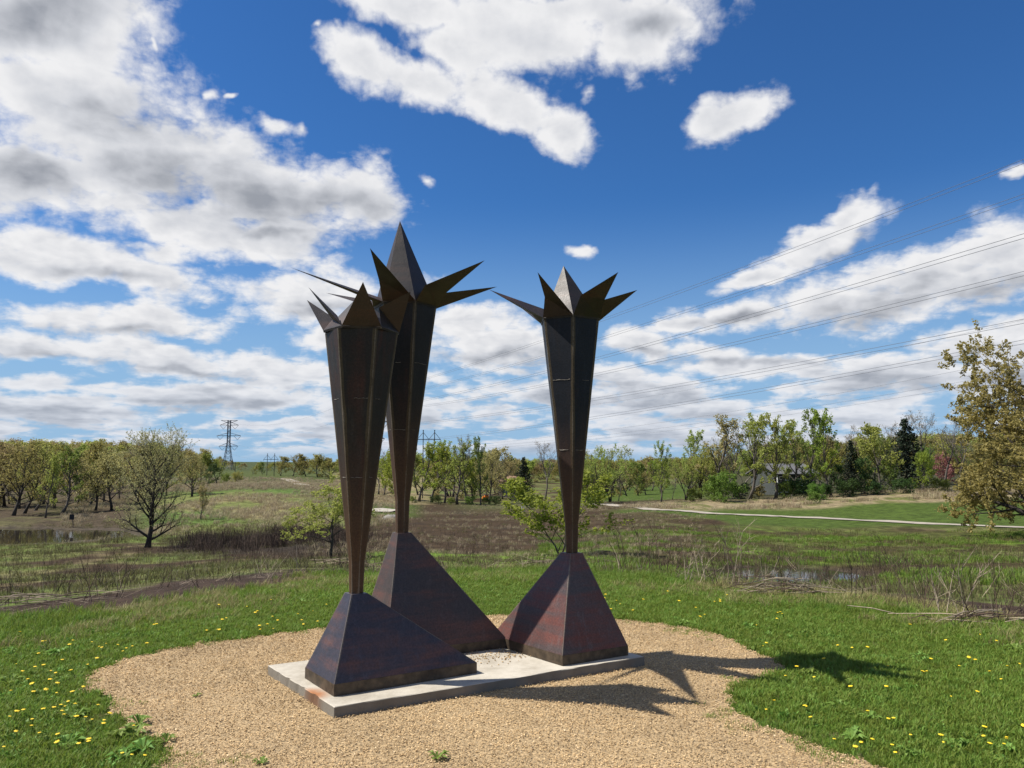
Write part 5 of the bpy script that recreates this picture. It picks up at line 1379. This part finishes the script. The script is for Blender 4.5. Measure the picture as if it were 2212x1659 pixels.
# ------------------------------------------------------------------ house, hut and small things
def house():
    Y = 95.; k = Y / FPX
    p = aty(1692, 1066, Y); p[2] = hz1(p[0], p[1]); o = empty('house', p, .35)
    tag(o, 'grey sided house with grey roof and white framed windows among the right trees', 'house')
    W, Dp, Hh = 5.6, 5.0, 2.5
    b = MB(); b.box((0, 0, Hh / 2 - .2), (W, Dp, Hh + .4)); b.add([(-W / 2, -Dp / 2 + .01, Hh), (-W / 2, Dp / 2 - .01, Hh), (-W / 2, 0, Hh + 1.05)], [(0, 2, 1)]); b.add([(W / 2, -Dp / 2 + .01, Hh), (W / 2, Dp / 2 - .01, Hh), (W / 2, 0, Hh + 1.05)], [(0, 1, 2)])
    b.build('wall', MAT['siding'], o)
    b = MB(); e = .45
    for s in (-1, 1):
        b.add([(-W / 2 - e, s * (Dp / 2 + e), Hh - .1), (W / 2 + e, s * (Dp / 2 + e), Hh - .1), (W / 2 + e, 0, Hh + 1.12), (-W / 2 - e, 0, Hh + 1.12),
               (-W / 2 - e, s * (Dp / 2 + e), Hh - .22), (W / 2 + e, s * (Dp / 2 + e), Hh - .22), (W / 2 + e, 0, Hh + 1.0), (-W / 2 - e, 0, Hh + 1.0)],
              [(0, 1, 2, 3), (7, 6, 5, 4), (0, 4, 5, 1), (3, 7, 4, 0), (1, 5, 6, 2)])
    b.build('roof', MAT['roof'], o)
    for (x, z, w, h) in ((-2.3, .6, .38, .6), (-1.5, .6, .38, .6), (-1.4, 1.9, .45, .4), (-2.3, 1.9, .4, .25), (.3, 1.4, .7, .7), (1.8, 1.4, .7, .7)):
        f = MB(); y0 = -Dp / 2 - .03
        for a, c in (((x - w / 2 - .05, z), (.1, h + .2)), ((x + w / 2 + .05, z), (.1, h + .2)), ((x, z - h / 2 - .05), (w, .1)), ((x, z + h / 2 + .05), (w, .1))): f.box((a[0], y0, a[1]), (c[0], .08, c[1]))
        fo = f.build('window', MAT['white'], o); g = MB(); g.box((x, y0 + .015, z), (w, .03, h)); g.build('pane', MAT['glass'], fo)
    b = MB(); b.box((-W / 2 - .02, -Dp / 2 - .02, Hh / 2), (.12, .12, Hh)); b.build('corner_trim', MAT['white'], o)
house()
def hut():
    Y = 128.; p = aty(1108, 1066, Y); p[2] = hz1(p[0], p[1]) ; u = Y / FPX
    zt = EYE + ray(1108, 1066)[2] / ray(1108, 1066)[1] * Y
    p[2] = min(p[2], zt); o = empty('park_hut', p, -.15); tag(o, 'small pale hut with tan roof and blue grey door beside the dark spruce', 'hut')
    dz = zt - p[2]; W = 4.2; H = 2.0
    b = MB(); b.box((0, 0, dz + H / 2 - .3), (W, 3, H + .6)); b.build('wall', MAT['tanwall'], o)
    b = MB(); z = dz + H; e = .5
    b.add([(-W / 2 - e, -1.5 - e, z), (W / 2 + e, -1.5 - e, z), (W / 2 + e, 1.5 + e, z), (-W / 2 - e, 1.5 + e, z), (-.6, 0, z + .9), (.6, 0, z + .9)], [(0, 1, 5, 4), (1, 2, 5), (2, 3, 4, 5), (3, 0, 4), (3, 2, 1, 0)])
    b.build('roof', MAT['tanroof'], o)
    b = MB(); b.box((-1.1, -1.52, dz + .9), (1.0, .06, 1.8)); b.build('door', MAT['teal'], o)
    b = MB(); b.box((0.2, -1.52, dz + .85), (.8, .06, 1.5)); b.build('opening', MAT['glass'], o)
hut()
def machine():
    p = hit(1049, 1082); p = np.array(p); u = p[1] / FPX
    o = empty('utility_cart', p, .3); tag(o, 'small orange machine parked under the trees behind the burnt slope', 'machine')
    b = MB(); b.box((0, 0, .42), (1.0, .6, .3)); b.box((.12, 0, .68), (.6, .55, .26)); b.box((-.38, 0, .62), (.12, .5, .14)); b.build('body', MAT['orange'], o)
    b = MB(); b.box((.1, 0, .88), (.5, .5, .1)); b.build('seat', MAT['black'], o)
    for x in (-.34, .34):
        for y in (-.33, .33):
            w = MB(); w.tube([(x, y - .06, .2), (x, y + .06, .2)], [.2, .2], 12); w.build('wheel', MAT['black'], o)
machine()
def sign():
    p = hit(155, 1140, 30); p = p if p[1] > 40 else aty(155, 1140, 62)
    p = np.array([p[0], p[1], hz1(p[0], p[1])]); o = empty('small_sign', p, .1); tag(o, 'small dark sign on a leaning post on the pond bank', 'sign')
    b = MB(); b.tube([(.12, 0, -.1), (0, 0, 1.0)], [.035, .03], 5); b.build('post', MAT['pole'], o)
    b = MB(); b.box((-.02, -.05, .85), (.36, .03, .42)); b.build('sign_panel', MAT['black'], o)
sign()
def stake():
    p = hit(1129, 1108); o = empty('marker_stake', p); tag(o, 'pale marker stake with a bent top on the burnt slope', 'stake')
    b = MB(); b.tube([(-.1, 0, -.1), (-.06, 0, .8), (.02, 0, 1.15)], [.035, .03, .03], 5); b.tube([(.02, 0, 1.15), (.12, 0, .9), (.16, 0, .1)], [.03, .025, .02], 5); b.build('stake_rod', MAT['white'], o)
stake()
def boulder():
    p = hit(844, 1122, 12); r = random.Random(3); b = MB(); n = 9; rings = []
    for j, (z, q) in enumerate(((-.1, 1.), (.12, .95), (.3, .7), (.38, .3))):
        rings.append([(.75 * q * math.cos(6.283 * i / n) * r.uniform(.85, 1.15), .45 * q * math.sin(6.283 * i / n) * r.uniform(.85, 1.15), z * r.uniform(.85, 1.1)) for i in range(n)])
    b.v = [v for k in rings for v in k]
    for j in range(3):
        for i in range(n): a = j * n + i; c = j * n + (i + 1) % n; b.f.append((a, c, c + n, a + n)); b.m.append(0)
    b.f.append(tuple(3 * n + i for i in range(n))); b.m.append(0)
    tag(b.build('boulder', MAT['stone'], None, p, True), 'flat grey boulder on the burnt slope below the sand bunker', 'boulder')
boulder()
SC.cycles.max_bounces = 6; SC.cycles.diffuse_bounces = 3; SC.cycles.glossy_bounces = 3; SC.cycles.transmission_bounces = 3; SC.cycles.transparent_max_bounces = 4
